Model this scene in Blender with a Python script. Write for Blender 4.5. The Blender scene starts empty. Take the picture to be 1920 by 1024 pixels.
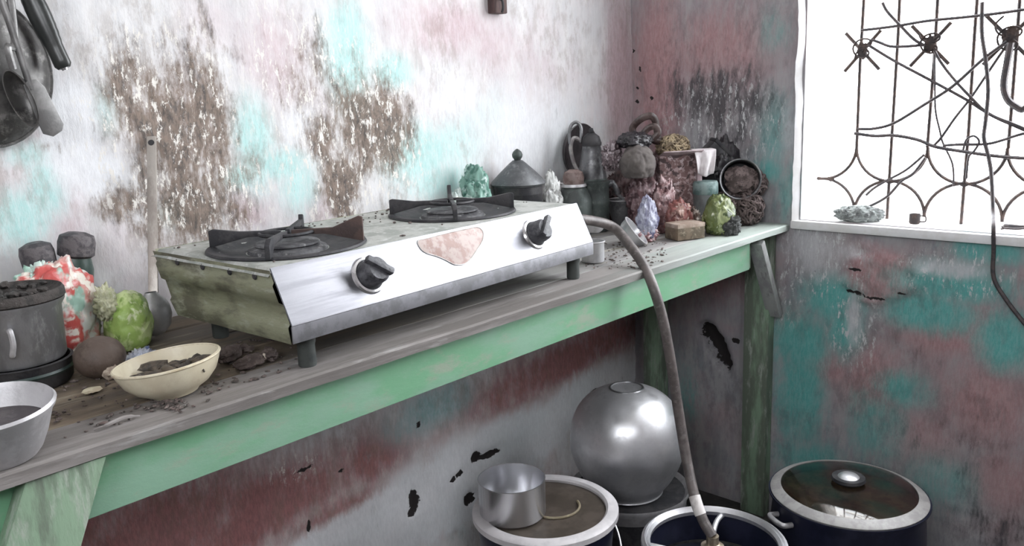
import bpy, bmesh, math, random
import numpy as np
from mathutils import Vector, Matrix, noise as NZ
R_ = random.Random(7)
PI = math.pi
SC = bpy.context.scene
COL = SC.collection
H = 0.82                                  # height of the counter top above the floor

# ------------------------------------------------------------------ camera
YAW, PITCH, ROLL, FPX = 0.74765, 0.21041, -0.04023, 1560.8
CAMP = Vector((-2.03803, -1.3909, 0.35147 + H))
FW = Vector((math.cos(YAW) * math.cos(PITCH), math.sin(YAW) * math.cos(PITCH), -math.sin(PITCH)))
RT = FW.cross(Vector((0, 0, 1))).normalized()
UP = RT.cross(FW)
RT, UP = math.cos(ROLL) * RT + math.sin(ROLL) * UP, -math.sin(ROLL) * RT + math.cos(ROLL) * UP
cd = bpy.data.cameras.new('camera')
cam = bpy.data.objects.new('camera', cd)
COL.objects.link(cam)
cd.sensor_width = 36
cd.lens = FPX * 36 / 1920
cd.clip_start = 0.02
cam.matrix_world = Matrix(((RT.x, UP.x, -FW.x, CAMP.x), (RT.y, UP.y, -FW.y, CAMP.y), (RT.z, UP.z, -FW.z, CAMP.z), (0, 0, 0, 1)))
SC.camera = cam

# ------------------------------------------------------------------ sky, light, exposure
wd = bpy.data.worlds.new('overcast_sky')
SC.world = wd
wd.use_nodes = True
wb = wd.node_tree.nodes['Background']
wb.inputs[0].default_value = (0.93, 0.96, 1.0, 1)
wb.inputs[1].default_value = 14.0
SC.view_settings.view_transform = 'Standard'
SC.view_settings.look = 'None'
SC.view_settings.gamma = 1
SC.view_settings.use_curve_mapping = False
SC.view_settings.exposure = -0.25
SC.cycles.max_bounces = 8
SC.cycles.diffuse_bounces = 5
SC.cycles.caustics_reflective = False
SC.cycles.caustics_refractive = False
SC.cycles.sample_clamp_indirect = 6
SC.cycles.use_denoising = True


def portal(name, loc, rot, sx, sy):
    d = bpy.data.lights.new(name, 'AREA')
    d.shape = 'RECTANGLE'
    d.size, d.size_y = sx, sy
    d.cycles.is_portal = True
    o = bpy.data.objects.new(name, d)
    o.location, o.rotation_euler = loc, rot
    COL.objects.link(o)


WY0, WY1, WZ0, WZ1 = -0.509, -1.95, H + 0.014, H + 1.78     # window opening
LY0, LY1, LZ0, LZ1 = -1.95, -1.0, 1.40, 2.15                 # opening added in the near-end wall to brighten the window wall
FY = -2.3
FX0, FX1, FZ0, FZ1 = -2.85, -2.15, 1.75, 2.45                # high opening added behind the camera to brighten the left side
portal('window_portal', (0.17, (WY0 + WY1) / 2, (WZ0 + WZ1) / 2), (0, PI / 2, 0), WZ1 - WZ0, WY0 - WY1)
portal('added_opening_portal', ((FX0 + FX1) / 2, FY - 0.13, (FZ0 + FZ1) / 2), (PI / 2, 0, PI), FX1 - FX0, FZ1 - FZ0)
portal('added_left_opening_portal', (-3.09, (LY0 + LY1) / 2, (LZ0 + LZ1) / 2), (0, -PI / 2, 0), LZ1 - LZ0, LY1 - LY0)


# ------------------------------------------------------------------ picture measurements -> points in the room
def ray(px, py):
    return (FW + (px - 960) / FPX * RT - (py - 512) / FPX * UP).normalized()


def onz(px, py, z=0.0):
    d = ray(px, py)
    return CAMP + d * ((z + H - CAMP.z) / d.z)


def onx(px, py, x=0.0):
    d = ray(px, py)
    return CAMP + d * ((x - CAMP.x) / d.x)


def ony(px, py, y=0.0):
    d = ray(px, py)
    return CAMP + d * ((y - CAMP.y) / d.y)


def onp(px, py, p, n):
    d = ray(px, py)
    return CAMP + d * ((p - CAMP).dot(n) / d.dot(n))


def mpp(p):                                # metres per pixel at a point
    return (p - CAMP).dot(FW) / FPX


# ------------------------------------------------------------------ materials
MATS = {}


class NT:
    def __init__(s, name):
        m = bpy.data.materials.new(name)
        m.use_nodes = True
        s.m, s.t = m, m.node_tree
        s.b = s.t.nodes['Principled BSDF']
        tc = s.t.nodes.new('ShaderNodeTexCoord')
        s.co = tc.outputs['Object']

    def map(s, sc, co=None):
        n = s.t.nodes.new('ShaderNodeMapping')
        n.inputs['Scale'].default_value = sc
        s.t.links.new(co or s.co, n.inputs['Vector'])
        return n.outputs[0]

    def noise(s, scale, detail=5, rough=.6, co=None, dist=0.0):
        n = s.t.nodes.new('ShaderNodeTexNoise')
        n.inputs['Scale'].default_value = scale
        n.inputs['Detail'].default_value = detail
        n.inputs['Roughness'].default_value = rough
        n.inputs['Distortion'].default_value = dist
        s.t.links.new(co or s.co, n.inputs['Vector'])
        return n.outputs['Fac']

    def voro(s, scale, co=None, feat='F1', out='Distance'):
        n = s.t.nodes.new('ShaderNodeTexVoronoi')
        n.feature = feat
        n.inputs['Scale'].default_value = scale
        s.t.links.new(co or s.co, n.inputs['Vector'])
        return n.outputs[out]

    def math(s, op, a, b=0.0, clamp=False):
        n = s.t.nodes.new('ShaderNodeMath')
        n.operation = op
        n.use_clamp = clamp
        for i, v in enumerate((a, b)):
            if isinstance(v, (int, float)):
                n.inputs[i].default_value = v
            else:
                s.t.links.new(v, n.inputs[i])
        return n.outputs[0]

    def step(s, f, a, b):
        n = s.t.nodes.new('ShaderNodeMapRange')
        n.interpolation_type = 'SMOOTHSTEP'
        n.inputs['From Min'].default_value = a
        n.inputs['From Max'].default_value = b
        s.t.links.new(f, n.inputs['Value'])
        return n.outputs[0]

    def mix(s, f, a, b):
        n = s.t.nodes.new('ShaderNodeMix')
        n.data_type = 'RGBA'
        for i, v in ((0, f), (6, a), (7, b)):
            if isinstance(v, (int, float)):
                n.inputs[i].default_value = v
            elif isinstance(v, tuple):
                n.inputs[i].default_value = (*v, 1)
            else:
                s.t.links.new(v, n.inputs[i])
        return n.outputs[2]

    def bump(s, h, strength, dist=.004):
        n = s.t.nodes.new('ShaderNodeBump')
        n.inputs['Strength'].default_value = strength
        n.inputs['Distance'].default_value = dist
        s.t.links.new(h, n.inputs['Height'])
        s.t.links.new(n.outputs[0], s.b.inputs['Normal'])

    def set(s, k, v):
        if isinstance(v, (int, float, tuple)):
            s.b.inputs[k].default_value = (*v, 1) if isinstance(v, tuple) and len(v) == 3 else v
        else:
            s.t.links.new(v, s.b.inputs[k])


def mat(name, c1, c2=None, c3=None, scale=25, stretch=(1, 1, 1), rough=.6, metal=0.0, bump=.25, bscale=90,
        cover=.5, cover3=.6, rough2=None, trans=0.0, sheen=0.0, crisp=.08, bdist=.003):
    if name in MATS:
        return MATS[name]
    n = NT(name)
    co = n.map(stretch)
    col = c1
    if c2:
        f = n.step(n.noise(scale, 6, .65, co), cover - crisp, cover + crisp)
        col = n.mix(f, c1, c2)
        if rough2 is not None:
            r = n.t.nodes.new('ShaderNodeMapRange')
            r.inputs['To Min'].default_value = rough
            r.inputs['To Max'].default_value = rough2
            n.t.links.new(f, r.inputs['Value'])
            n.set('Roughness', r.outputs[0])
    if c3:
        g = n.step(n.noise(scale * 2.3, 7, .7, n.map(tuple(v * 1.07 for v in stretch))), cover3 - crisp, cover3 + crisp)
        col = n.mix(g, col, c3)
    n.set('Base Color', col)
    if not (c2 and rough2 is not None):
        n.set('Roughness', rough)
    n.set('Metallic', metal)
    if trans:
        n.set('Transmission Weight', trans)
    if bump:
        n.bump(n.noise(bscale, 6, .7, co), bump, bdist)
    MATS[name] = n.m
    return n.m


def wall_material(name, base, base2, pink, pink2, aqua, aqua2, soot, soot2, chip, fleck, streak, low_shade=None, pale=((.62, .62, .64), (.54, .54, .56))):
    """Layers of old lime wash; the vertex colour attributes 'paint' (aqua, pink, soot) and 'wear' (chip, fleck, pale) say where each
    layer survives (low pale blobs paint the lit strip) and the noises give it its ragged edges."""
    n = NT(name)
    vs = n.map((1, 1, streak))

    def attr(nm):
        a = n.t.nodes.new('ShaderNodeAttribute')
        a.attribute_name = nm
        sp = n.t.nodes.new('ShaderNodeSeparateColor')
        n.t.links.new(a.outputs['Color'], sp.inputs[0])
        return sp.outputs
    P, W = attr('paint'), attr('wear_and_light')
    fine = n.noise(95, 8, .72, vs)
    mid = n.noise(24, 7, .68, vs)
    big = n.noise(6.5, 6, .6)
    fine2 = n.noise(140, 6, .75, n.map((1.3, 1.3, streak * 1.2)))
    col = n.mix(n.step(mid, .4, .62), base, base2)
    gz = n.t.nodes.new('ShaderNodeSeparateXYZ')
    n.t.links.new(n.co, gz.inputs[0])
    low = n.step(gz.outputs[2], H + .03, H - .06) if low_shade else None
    if low_shade:                                   # shade under the counter, put into darker pink and aqua
        pink, pink2 = n.mix(low, pink, low_shade[0]), n.mix(low, pink2, low_shade[1])
        aqua, aqua2 = n.mix(low, aqua, low_shade[2]), n.mix(low, aqua2, low_shade[3])
    col = n.mix(n.math('MULTIPLY', n.step(big, .42, .72), .4), col, pink)

    def layer(col, w, ca, cb, lo, hi, k, amt=1.0):
        e = n.math('ADD', w, n.math('MULTIPLY', n.math('SUBTRACT', n.math('ADD', n.math('MULTIPLY', fine, .45), n.math('MULTIPLY', mid, .55)), .5), k))
        f = n.math('MULTIPLY', n.step(e, lo, hi), amt)
        return n.mix(f, col, n.mix(n.step(fine2, .38, .62), ca, cb))
    col = layer(col, P[1], pink, pink2, .12, 1.0, 1.5, .92)
    col = layer(col, P[0], aqua, aqua2, .12, 1.0, 1.5, .92)
    grime = n.math('MULTIPLY', n.step(n.noise(34, 8, .74, n.map((1.1, 1.1, streak * 1.5))), .45, .60), n.step(n.noise(5, 4, .6), .38, .60))
    col = n.mix(n.math('MULTIPLY', grime, .34), col, soot)
    col = layer(col, W[2], pale[0], pale[1], .1, .7, 1.8, .9)
    col = layer(col, P[2], soot, n.mix(n.math('MAXIMUM', n.step(mid, .47, .62), n.step(n.math('ADD', P[2], n.math('MULTIPLY', n.math('SUBTRACT', fine, .5), 1.6)), .78, 1.05)), soot, soot2), .24, .92, 3.4, .95)
    # light flecks where the wash has scaled off, dark pits where the plaster has
    fk = n.math('MULTIPLY', n.step(n.noise(85, 6, .78, n.map((1, 1, streak * 1.1))), .545, .60), n.step(W[1], .1, .6))
    col = n.mix(fk, col, fleck)
    e = n.math('ADD', W[0], n.math('MULTIPLY', n.math('SUBTRACT', n.noise(60, 6, .7), .5), 1.0))
    col = n.mix(n.step(e, .42, .52), col, chip)
    pits = n.step(n.noise(38, 8, .8), .69, .72)
    col = n.mix(n.math('MULTIPLY', pits, .7), col, soot2)
    n.set('Base Color', col)
    n.set('Roughness', .85)
    h = n.math('ADD', n.math('MULTIPLY', fine, .6), n.math('MULTIPLY', mid, 1.0))
    n.bump(h, .5, .005)
    return n.m


# ------------------------------------------------------------------ mesh helpers
class MB:
    def __init__(s):
        s.v, s.f = [], []

    def add(s, vf, M=None):
        v, f = vf
        k = len(s.v)
        s.v += [tuple(M @ Vector(p)) for p in v] if M else [tuple(p) for p in v]
        s.f += [tuple(i + k for i in q) for q in f]
        return s

    def build(s, name, m, parent=None, smooth=True, loc=None, angle=40):
        me = bpy.data.meshes.new(name)
        me.from_pydata(s.v, [], s.f)
        me.validate()
        me.materials.append(m)
        if smooth:
            me.polygons.foreach_set('use_smooth', [True] * len(me.polygons))
            if angle < 180:
                bm = bmesh.new()
                bm.from_mesh(me)
                a = math.radians(angle)
                for e in bm.edges:
                    if len(e.link_faces) == 2 and e.calc_face_angle(0) > a:
                        e.smooth = False
                bm.to_mesh(me)
                bm.free()
        me.update()
        o = bpy.data.objects.new(name, me)
        COL.objects.link(o)
        if parent:
            o.parent = parent
        if loc is not None:
            o.location = loc
        return o


def T(x=0, y=0, z=0, rx=0, ry=0, rz=0, s=1):
    M = Matrix.Translation((x, y, z)) @ Matrix.Rotation(rz, 4, 'Z') @ Matrix.Rotation(ry, 4, 'Y') @ Matrix.Rotation(rx, 4, 'X')
    if s != 1:
        M = M @ (Matrix.Diagonal((*s, 1)) if isinstance(s, tuple) else Matrix.Scale(s, 4))
    return M


def lathe(prof, n=40, wob=0.0, seed=0):
    v, f, rings = [], [], []
    rr = random.Random(seed)
    ph = rr.random() * 6
    for r, z in prof:
        if r < 1e-6:
            rings.append([len(v)])
            v.append((0, 0, z))
        else:
            rings.append(list(range(len(v), len(v) + n)))
            for i in range(n):
                a = 2 * PI * i / n
                q = r * (1 + wob * (math.sin(2 * a + ph) + .6 * math.sin(3 * a + 2 * ph + z * 30)))
                v.append((q * math.cos(a), q * math.sin(a), z))
    for A, B in zip(rings, rings[1:]):
        for i in range(n):
            j = (i + 1) % n
            if len(A) == 1 and len(B) == 1:
                continue
            if len(A) == 1:
                f.append((A[0], B[j], B[i]))
            elif len(B) == 1:
                f.append((A[i], A[j], B[0]))
            else:
                f.append((A[i], A[j], B[j], B[i]))
    return v, f


def curve(pts, k=6, closed=False):
    P = [Vector(p) for p in pts]
    out = []
    m = len(P)
    for i in range(m if closed else m - 1):
        if closed:
            a, b, c, d = P[i - 1], P[i], P[(i + 1) % m], P[(i + 2) % m]
        else:
            a, b, c, d = P[max(i - 1, 0)], P[i], P[i + 1], P[min(i + 2, m - 1)]
        for j in range(k):
            t = j / k
            out.append(.5 * ((2 * b) + (c - a) * t + (2 * a - 5 * b + 4 * c - d) * t * t + (3 * b - a - 3 * c + d) * t ** 3))
    if not closed:
        out.append(P[-1])
    return out


def sweep(pts, rad, n=8, closed=False, flat=1.0):
    P = [Vector(p) for p in pts]
    m = len(P)
    v, f = [], []
    up = None
    for i, p in enumerate(P):
        a = P[i - 1] if (i > 0 or closed) else p
        b = P[(i + 1) % m] if (i < m - 1 or closed) else p
        t = (b - a)
        t = t.normalized() if t.length > 1e-9 else Vector((0, 0, 1))
        if up is None:
            up = t.orthogonal().normalized()
        up = (up - t * up.dot(t))
        up = up.normalized() if up.length > 1e-6 else t.orthogonal().normalized()
        si = t.cross(up)
        r = rad[i] if isinstance(rad, (list, tuple)) else rad
        for j in range(n):
            q = 2 * PI * j / n
            v.append(tuple(p + up * math.cos(q) * r * flat + si * math.sin(q) * r))
    for i in range(m if closed else m - 1):
        k = (i + 1) % m
        for j in range(n):
            l = (j + 1) % n
            f.append((i * n + j, i * n + l, k * n + l, k * n + j))
    if not closed:
        f.append(tuple(range(n - 1, -1, -1)))
        f.append(tuple((m - 1) * n + j for j in range(n)))
    return v, f


def box(sx, sy, sz, bev=.002, seg=2):
    bm = bmesh.new()
    bmesh.ops.create_cube(bm, size=1)
    for q in bm.verts:
        q.co = Vector((q.co.x * sx, q.co.y * sy, (q.co.z + .5) * sz))
    if bev:
        bmesh.ops.bevel(bm, geom=list(bm.edges), offset=bev, segments=seg, profile=.6, affect='EDGES')
    bm.verts.index_update()
    r = [tuple(q.co) for q in bm.verts], [tuple(q.index for q in p.verts) for p in bm.faces]
    bm.free()
    return r


def prism(poly, d, axis='y', bev=0.0):
    """A polygon in the x-z plane given thickness d along y (from 0 to d)."""
    bm = bmesh.new()
    vs = [bm.verts.new((x, 0, z)) for x, z in poly]
    fc = bm.faces.new(vs)
    ex = bmesh.ops.extrude_face_region(bm, geom=[fc])
    for q in ex['geom']:
        if isinstance(q, bmesh.types.BMVert):
            q.co.y += d
    bmesh.ops.recalc_face_normals(bm, faces=list(bm.faces))
    if bev:
        bmesh.ops.bevel(bm, geom=list(bm.edges), offset=bev, segments=2, profile=.6, affect='EDGES')
    bm.verts.index_update()
    r = [tuple(q.co) for q in bm.verts], [tuple(q.index for q in p.verts) for p in bm.faces]
    bm.free()
    return r


_ICO = {}


def ico(sub):
    if sub not in _ICO:
        bm = bmesh.new()
        bmesh.ops.create_icosphere(bm, subdivisions=sub, radius=1)
        bm.verts.index_update()
        _ICO[sub] = [q.co.copy() for q in bm.verts], [tuple(q.index for q in p.verts) for p in bm.faces]
        bm.free()
    return _ICO[sub]


def crumple(sx, sy, sz, seed=0, amp=.3, freq=2.2, fine=.1, sub=5, flat=.62, neck=0.0):
    """A crumpled bag: sharp creases between dented facets, a flattened underside at z = 0, optionally gathered into a neck at the top."""
    V, F = ico(sub)
    off = Vector((seed * 3.7, seed * 1.3, seed * 5.1))
    out = []
    mean = (sx * sy * sz) ** (1 / 3)
    asp = Vector((sx / mean, sy / mean, sz / mean))
    for d_ in V:
        d = d_ * asp
        dist, _ = NZ.voronoi(d * freq + off)
        crease = min(dist[1] - dist[0], .6)
        d2, _ = NZ.voronoi(d * freq * 2.7 + off)
        c2 = min(d2[1] - d2[0], .5)
        r = 1 - amp * (.45 - crease) * .9 - fine * (.4 - c2) + .25 * amp * NZ.noise(d * 1.7 + off) + .35 * fine * NZ.noise(d * 9 + off)
        p = d_ * r
        if neck and p.z > .15:
            t = min((p.z - .15) / .7, 1)
            k = 1 - neck * t ** .8
            p = Vector((p.x * k, p.y * k, p.z + .25 * neck * t * t))
        z = p.z if p.z > -flat else -flat + (p.z + flat) * .12
        out.append((p.x * sx / 2, p.y * sy / 2, (z + flat + .03) * sz / (1 + flat)))
    return out, F


def lump(sx, sy, sz, seed=0, amp=.2, freq=1.6, sub=4):
    V, F = ico(sub)
    off = Vector((seed * 2.3, seed * 4.1, seed))
    out = []
    for d in V:
        r = 1 + amp * NZ.noise(d * freq + off) + amp * .4 * NZ.noise(d * freq * 3 + off)
        out.append((d.x * r * sx / 2, d.y * r * sy / 2, d.z * r * sz / 2 + sz / 2))
    return out, F


def thing(name, label, cat, loc=(0, 0, 0), rz=0, group=None, rot=None):
    o = bpy.data.objects.new(name, None)
    o.empty_display_size = .03
    COL.objects.link(o)
    o.location = loc
    o.rotation_euler = rot or (0, 0, rz)
    o['label'], o['category'] = label, cat
    if group:
        o['group'] = group
    return o


def tag(o, label, cat, group=None):
    o['label'], o['category'] = label, cat
    if group:
        o['group'] = group
    return o


def structure(o):
    o['kind'] = 'structure'
    return o


# ------------------------------------------------------------------ walls
def blob_mask(U, Wv, blobs, conv):
    m = np.zeros_like(U)
    for b in blobs:
        px, py, rx, ry = b[:4]
        w = b[4] if len(b) > 4 else 1.0
        c = conv(px, py)
        a1, a2 = conv(px - rx, py), conv(px + rx, py)
        b1, b2 = conv(px, py - ry), conv(px, py + ry)
        ru, rv = max(abs(a2[0] - a1[0]) / 2, .004), max(abs(b2[1] - b1[1]) / 2, .004)
        d = np.sqrt(((U - c[0]) / ru) ** 2 + ((Wv - c[1]) / rv) ** 2)
        m = np.maximum(m, np.minimum(w * np.clip(1.25 - .75 * d, 0, 1), 1.3))
    return m


def wall_grid(name, u0, u1, z0, z1, step, place, hole, masks, conv, mt, relief, holes=()):
    nu, nv = int(round((u1 - u0) / step)), int(round((z1 - z0) / step))
    us, zs = np.linspace(u0, u1, nu + 1), np.linspace(z0, z1, nv + 1)
    if hole:                                   # snap the grid lines to the opening so that its edge is straight
        for a, arr in ((hole[0], us), (hole[1], us), (hole[2], zs), (hole[3], zs)):
            arr[np.argmin(abs(arr - a))] = a
    U, Z = np.meshgrid(us, zs)
    paint = np.stack([blob_mask(U, Z, masks.get(k, []), conv) for k in ('aqua', 'pink', 'soot')], -1)
    wear_and_light = np.stack([blob_mask(U, Z, masks.get(k, []), conv) for k in ('chip', 'fleck', 'pale')], -1)
    dent = blob_mask(U, Z, masks.get('dent', []), conv)
    rise = blob_mask(U, Z, masks.get('rise', []), conv)
    verts = []
    for j in range(nv + 1):
        for i in range(nu + 1):
            u, z = U[j, i], Z[j, i]
            q = Vector((u, z, relief))
            d = .006 * NZ.noise(q * 3.2) + .0035 * NZ.noise(q * 11) + .0018 * NZ.noise(q * 37)
            if hole and (hole[0] - .02 < u < hole[1] + .02 and hole[2] - .02 < z < hole[3] + .02):
                d = 0.0
            s = paint[j, i, 2]
            d -= .004 * s * (NZ.noise(q * 60) > -.1)
            if dent[j, i] > 0:
                d -= .035 * min(1, max(0, (dent[j, i] + .15 * NZ.noise(q * 45) - .4) * 4))
            if wear_and_light[j, i, 0] > 0:
                d -= .006 * min(1, max(0, (wear_and_light[j, i, 0] + .5 * NZ.noise(q * 60) - .4) * 5))
            if rise[j, i] > 0:
                e = rise[j, i] + .5 * NZ.noise(q * 28)
                d += .010 * min(1, max(0, (e - .3) * 6)) * (1 + .5 * NZ.noise(q * 50))
            verts.append(place(u, z, d))
    faces = []
    for j in range(nv):
        for i in range(nu):
            if hole:
                cu, cz = (us[i] + us[i + 1]) / 2, (zs[j] + zs[j + 1]) / 2
                if hole[0] < cu < hole[1] and hole[2] < cz < hole[3]:
                    continue
            a = j * (nu + 1) + i
            faces.append((a, a + 1, a + nu + 2, a + nu + 1))
    me = bpy.data.meshes.new(name)
    me.from_pydata(verts, [], faces)
    for nm, arr in (('paint', paint), ('wear_and_light', wear_and_light)):
        at = me.attributes.new(nm, 'FLOAT_COLOR', 'POINT')
        buf = np.ones((len(verts), 4), np.float32)
        buf[:, :3] = arr.reshape(-1, 3)
        at.data.foreach_set('color', buf.ravel())
    me.polygons.foreach_set('use_smooth', [True] * len(me.polygons))
    me.materials.append(mt)
    me.update()
    o = bpy.data.objects.new(name, me)
    COL.objects.link(o)
    return structure(o)


back_masks = dict(
    soot=[(250, 190, 60, 120, .8), (330, 250, 95, 150), (310, 160, 95, 80, .75), (400, 240, 45, 190, .9), (345, 380, 95, 90), (230, 380, 60, 40, .8), (690, 240, 80, 110), (640, 340, 45, 90, .95),
          (735, 240, 45, 90, .95), (560, 160, 50, 60, .6), (590, 130, 60, 90, .5), (610, 260, 45, 60, .8), (470, 310, 30, 35, .7), (700, 160, 50, 60, .45), (380, 90, 60, 50, .5), (60, 280, 80, 14, .5),
          (180, 120, 40, 50, .45), (440, 400, 40, 60, .6), (880, 20, 20, 10, .3)],
    aqua=[(655, 110, 45, 110), (650, 60, 35, 60), (735, 135, 40, 35), (780, 290, 70, 60), (475, 270, 40, 90), (520, 310, 60, 30), (90, 350, 40, 60), (40, 410, 60, 60), (60, 290, 60, 30, .8),
          (860, 270, 70, 60, .7), (200, 210, 30, 50, .6), (565, 350, 40, 60, .8), (820, 340, 80, 40, .8), (450, 330, 35, 25), (930, 230, 60, 60, .5), (320, 400, 30, 30, .8),
          (1092, 745, 30, 35), (960, 820, 60, 35, .9), (850, 960, 50, 60, .5), (820, 760, 70, 45, .8), (760, 800, 60, 40, .6), (1060, 270, 60, 60, .5), (700, 1000, 60, 40, .4)],
    pink=[(130, 360, 60, 50, .8), (520, 110, 70, 110, .7), (840, 50, 110, 60, .8), (930, 90, 80, 70, .6), (1010, 160, 80, 90, .5), (1165, 150, 30, 170), (120, 430, 60, 50, .6), (600, 390, 60, 50, .6),
          (470, 390, 40, 50, .7), (300, 1000, 230, 110), (100, 1010, 160, 80), (520, 940, 160, 80), (700, 860, 90, 60, .9), (640, 960, 120, 40, .9), (960, 730, 130, 50, .8), (1060, 680, 110, 50),
          (720, 1000, 60, 40, .6), (1010, 830, 60, 40, .6), (1130, 640, 100, 50, .9), (450, 1000, 100, 60)],
    pale=[(130, 250, 50, 110, .9), (180, 330, 60, 50, .9), (690, 995, 150, 45, 1.5), (820, 935, 130, 60, 1.5), (950, 845, 110, 50, 1.4), (600, 1020, 90, 25), (1120, 740, 80, 45, 1.2), (1000, 260, 100, 90, .7), (850, 180, 60, 50, .5), (560, 230, 40, 40, .5), (860, 890, 80, 60)],  # blobs below the counter paint the strip of light on the wall
    fleck=[(320, 250, 130, 190), (670, 260, 120, 160), (560, 110, 80, 100), (400, 380, 100, 100), (560, 870, 60, 30, .6)],
    chip=[(777, 938, 9, 20), (772, 960, 8, 8), (893, 858, 10, 10), (920, 852, 18, 6), (862, 888, 6, 7), (850, 900, 5, 5), (578, 988, 4, 14), (786, 798, 4, 6), (570, 880, 22, 5, .8), (880, 935, 10, 12),
          (1114, 735, 6, 6), (640, 885, 10, 5, .7)],
)
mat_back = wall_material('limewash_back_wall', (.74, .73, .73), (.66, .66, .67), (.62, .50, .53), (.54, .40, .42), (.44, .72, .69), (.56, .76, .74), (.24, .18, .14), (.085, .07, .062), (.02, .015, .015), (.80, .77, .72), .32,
                         ((.40, .155, .15), (.27, .105, .105), (.30, .56, .56), (.46, .66, .68)), ((.84, .85, .87), (.76, .77, .79)))  # lower pinks and aquas hold the counter's shade, pales also the lit strip
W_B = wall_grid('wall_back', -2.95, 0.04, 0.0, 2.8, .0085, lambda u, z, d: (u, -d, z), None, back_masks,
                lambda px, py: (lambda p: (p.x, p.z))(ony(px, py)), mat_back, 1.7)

right_masks = dict(
    aqua=[(1560, 560, 60, 45), (1500, 640, 60, 60), (1500, 740, 45, 100), (1780, 530, 120, 40), (1740, 585, 90, 40), (1885, 640, 60, 60), (1690, 730, 60, 40, .8), (1450, 250, 40, 90, .6), (1480, 360, 25, 70, .6),
          (1520, 870, 70, 50, .8), (1850, 470, 80, 30, .9), (1640, 800, 60, 80, .7), (1450, 60, 40, 60, .5), (1580, 620, 40, 60, .9), (1760, 900, 90, 60, .6), (1620, 970, 80, 60, .7), (1290, 740, 30, 70, .5), (1440, 320, 30, 30, .8)],
    pink=[(1655, 522, 60, 42, 2.0), (1840, 590, 40, 40, .8), (1480, 612, 34, 34), (1640, 720, 70, 85), (1775, 620, 120, 55), (1850, 750, 110, 110, .85), (1560, 690, 45, 40, .9), (1350, 90, 130, 90, .8), (1235, 150, 50, 190), (1400, 60, 90, 60, .6),
          (1640, 470, 90, 20, .6), (1560, 480, 50, 30, .5), (1730, 820, 90, 90, .7), (1880, 900, 80, 90, .7), (1470, 440, 30, 30, .4), (1330, 520, 120, 60, .6)],
    soot=[(1340, 190, 80, 70, .85), (1400, 200, 60, 50, .7), (1270, 180, 40, 60, .5), (1360, 250, 90, 40, .6), (1450, 200, 30, 40, .4), (1640, 900, 90, 30, .35), (1800, 850, 120, 60, .35), (1880, 990, 120, 60, .5), (1700, 650, 60, 30, .3)],
    pale=[(1590, 470, 40, 16, .5), (1530, 470, 60, 50, .6), (1780, 505, 70, 18, .7), (1600, 600, 14, 50, .7), (1340, 250, 50, 50, .4), (1480, 250, 20, 60, .4)],
    fleck=[(1350, 230, 110, 80, .7), (1540, 490, 70, 60), (1790, 510, 90, 40), (1600, 610, 40, 70), (1470, 540, 30, 60)],
    chip=[(1326, 622, 15, 15), (1338, 642, 15, 18), (1350, 662, 13, 18), (1360, 682, 9, 14), (1600, 548, 22, 3.5, .9), (1640, 560, 35, 3.5, .9), (1690, 552, 20, 3, .9), (1608, 505, 16, 4, .8), (1194, 190, 3.5, 4), (1200, 130, 3, 5), (1197, 165, 3, 3), (1222, 184, 4, 4), (1380, 640, 8, 5), (1524, 508, 3, 4), (1185, 95, 4, 4)],
    dent=[(1326, 622, 17, 17), (1338, 642, 17, 20), (1350, 662, 15, 20), (1360, 682, 11, 16)],
    rise=[(1655, 518, 62, 42)],
)
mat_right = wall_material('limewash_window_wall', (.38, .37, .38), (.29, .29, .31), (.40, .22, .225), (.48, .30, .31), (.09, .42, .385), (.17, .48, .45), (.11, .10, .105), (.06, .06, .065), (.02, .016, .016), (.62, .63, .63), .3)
W_R = wall_grid('wall_right', FY, 0.04, 0.0, 2.8, .0095, lambda u, z, d: (-d, u, z), (WY1, WY0, WZ0, WZ1), right_masks,
                lambda px, py: (lambda p: (p.y, p.z))(onx(px, py)), mat_right, 5.3)
W_R.data.flip_normals()
# the walls that stand out of the picture but shut the room in
plain = mat('old_limewash', (.26, .24, .24), (.20, .18, .18), scale=6, rough=.9)
conc = mat('dark_trodden_concrete', (.04, .038, .036), (.065, .06, .055), (.02, .02, .02), scale=7, rough=.8)


def slab(name, x0, x1, y0, y1, z0, z1, m):
    return structure(MB().add(box(x1 - x0, y1 - y0, z1 - z0, 0), T((x0 + x1) / 2, (y0 + y1) / 2, z0)).build(name, m, smooth=False))


slab('floor', -2.95, 0, FY, 0, -.12, 0, conc)
slab('ceiling', -3.0, .16, FY - .12, .14, 2.78, 2.90, mat('whitewashed_ceiling', (.66, .65, .64), (.54, .53, .52), scale=5, rough=.9))
fw = MB()
for a, b, c, d in ((-3.07, FX0, 0, 2.79), (FX1, .04, 0, 2.79), (FX0, FX1, 0, FZ0), (FX0, FX1, FZ1, 2.79)):
    fw.add(box(b - a, .12, d - c, 0), T((a + b) / 2, FY - .06, c))
structure(fw.build('wall_front', plain, smooth=False))
lw = MB()
for a, b, c, d in ((FY, LY0, 0, 2.79), (LY1, .14, 0, 2.79), (LY0, LY1, 0, LZ0), (LY0, LY1, LZ1, 2.79)):
    lw.add(box(.13, b - a, d - c, 0), T(-3.005, (a + b) / 2, c))
structure(lw.build('wall_left', plain, smooth=False))
ground = slab('ground', -8, 9, -12, 8, -.35, -.14, mat('pale_concrete_yard', (.62, .60, .57), (.5, .49, .47), scale=2, rough=.9))

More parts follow.
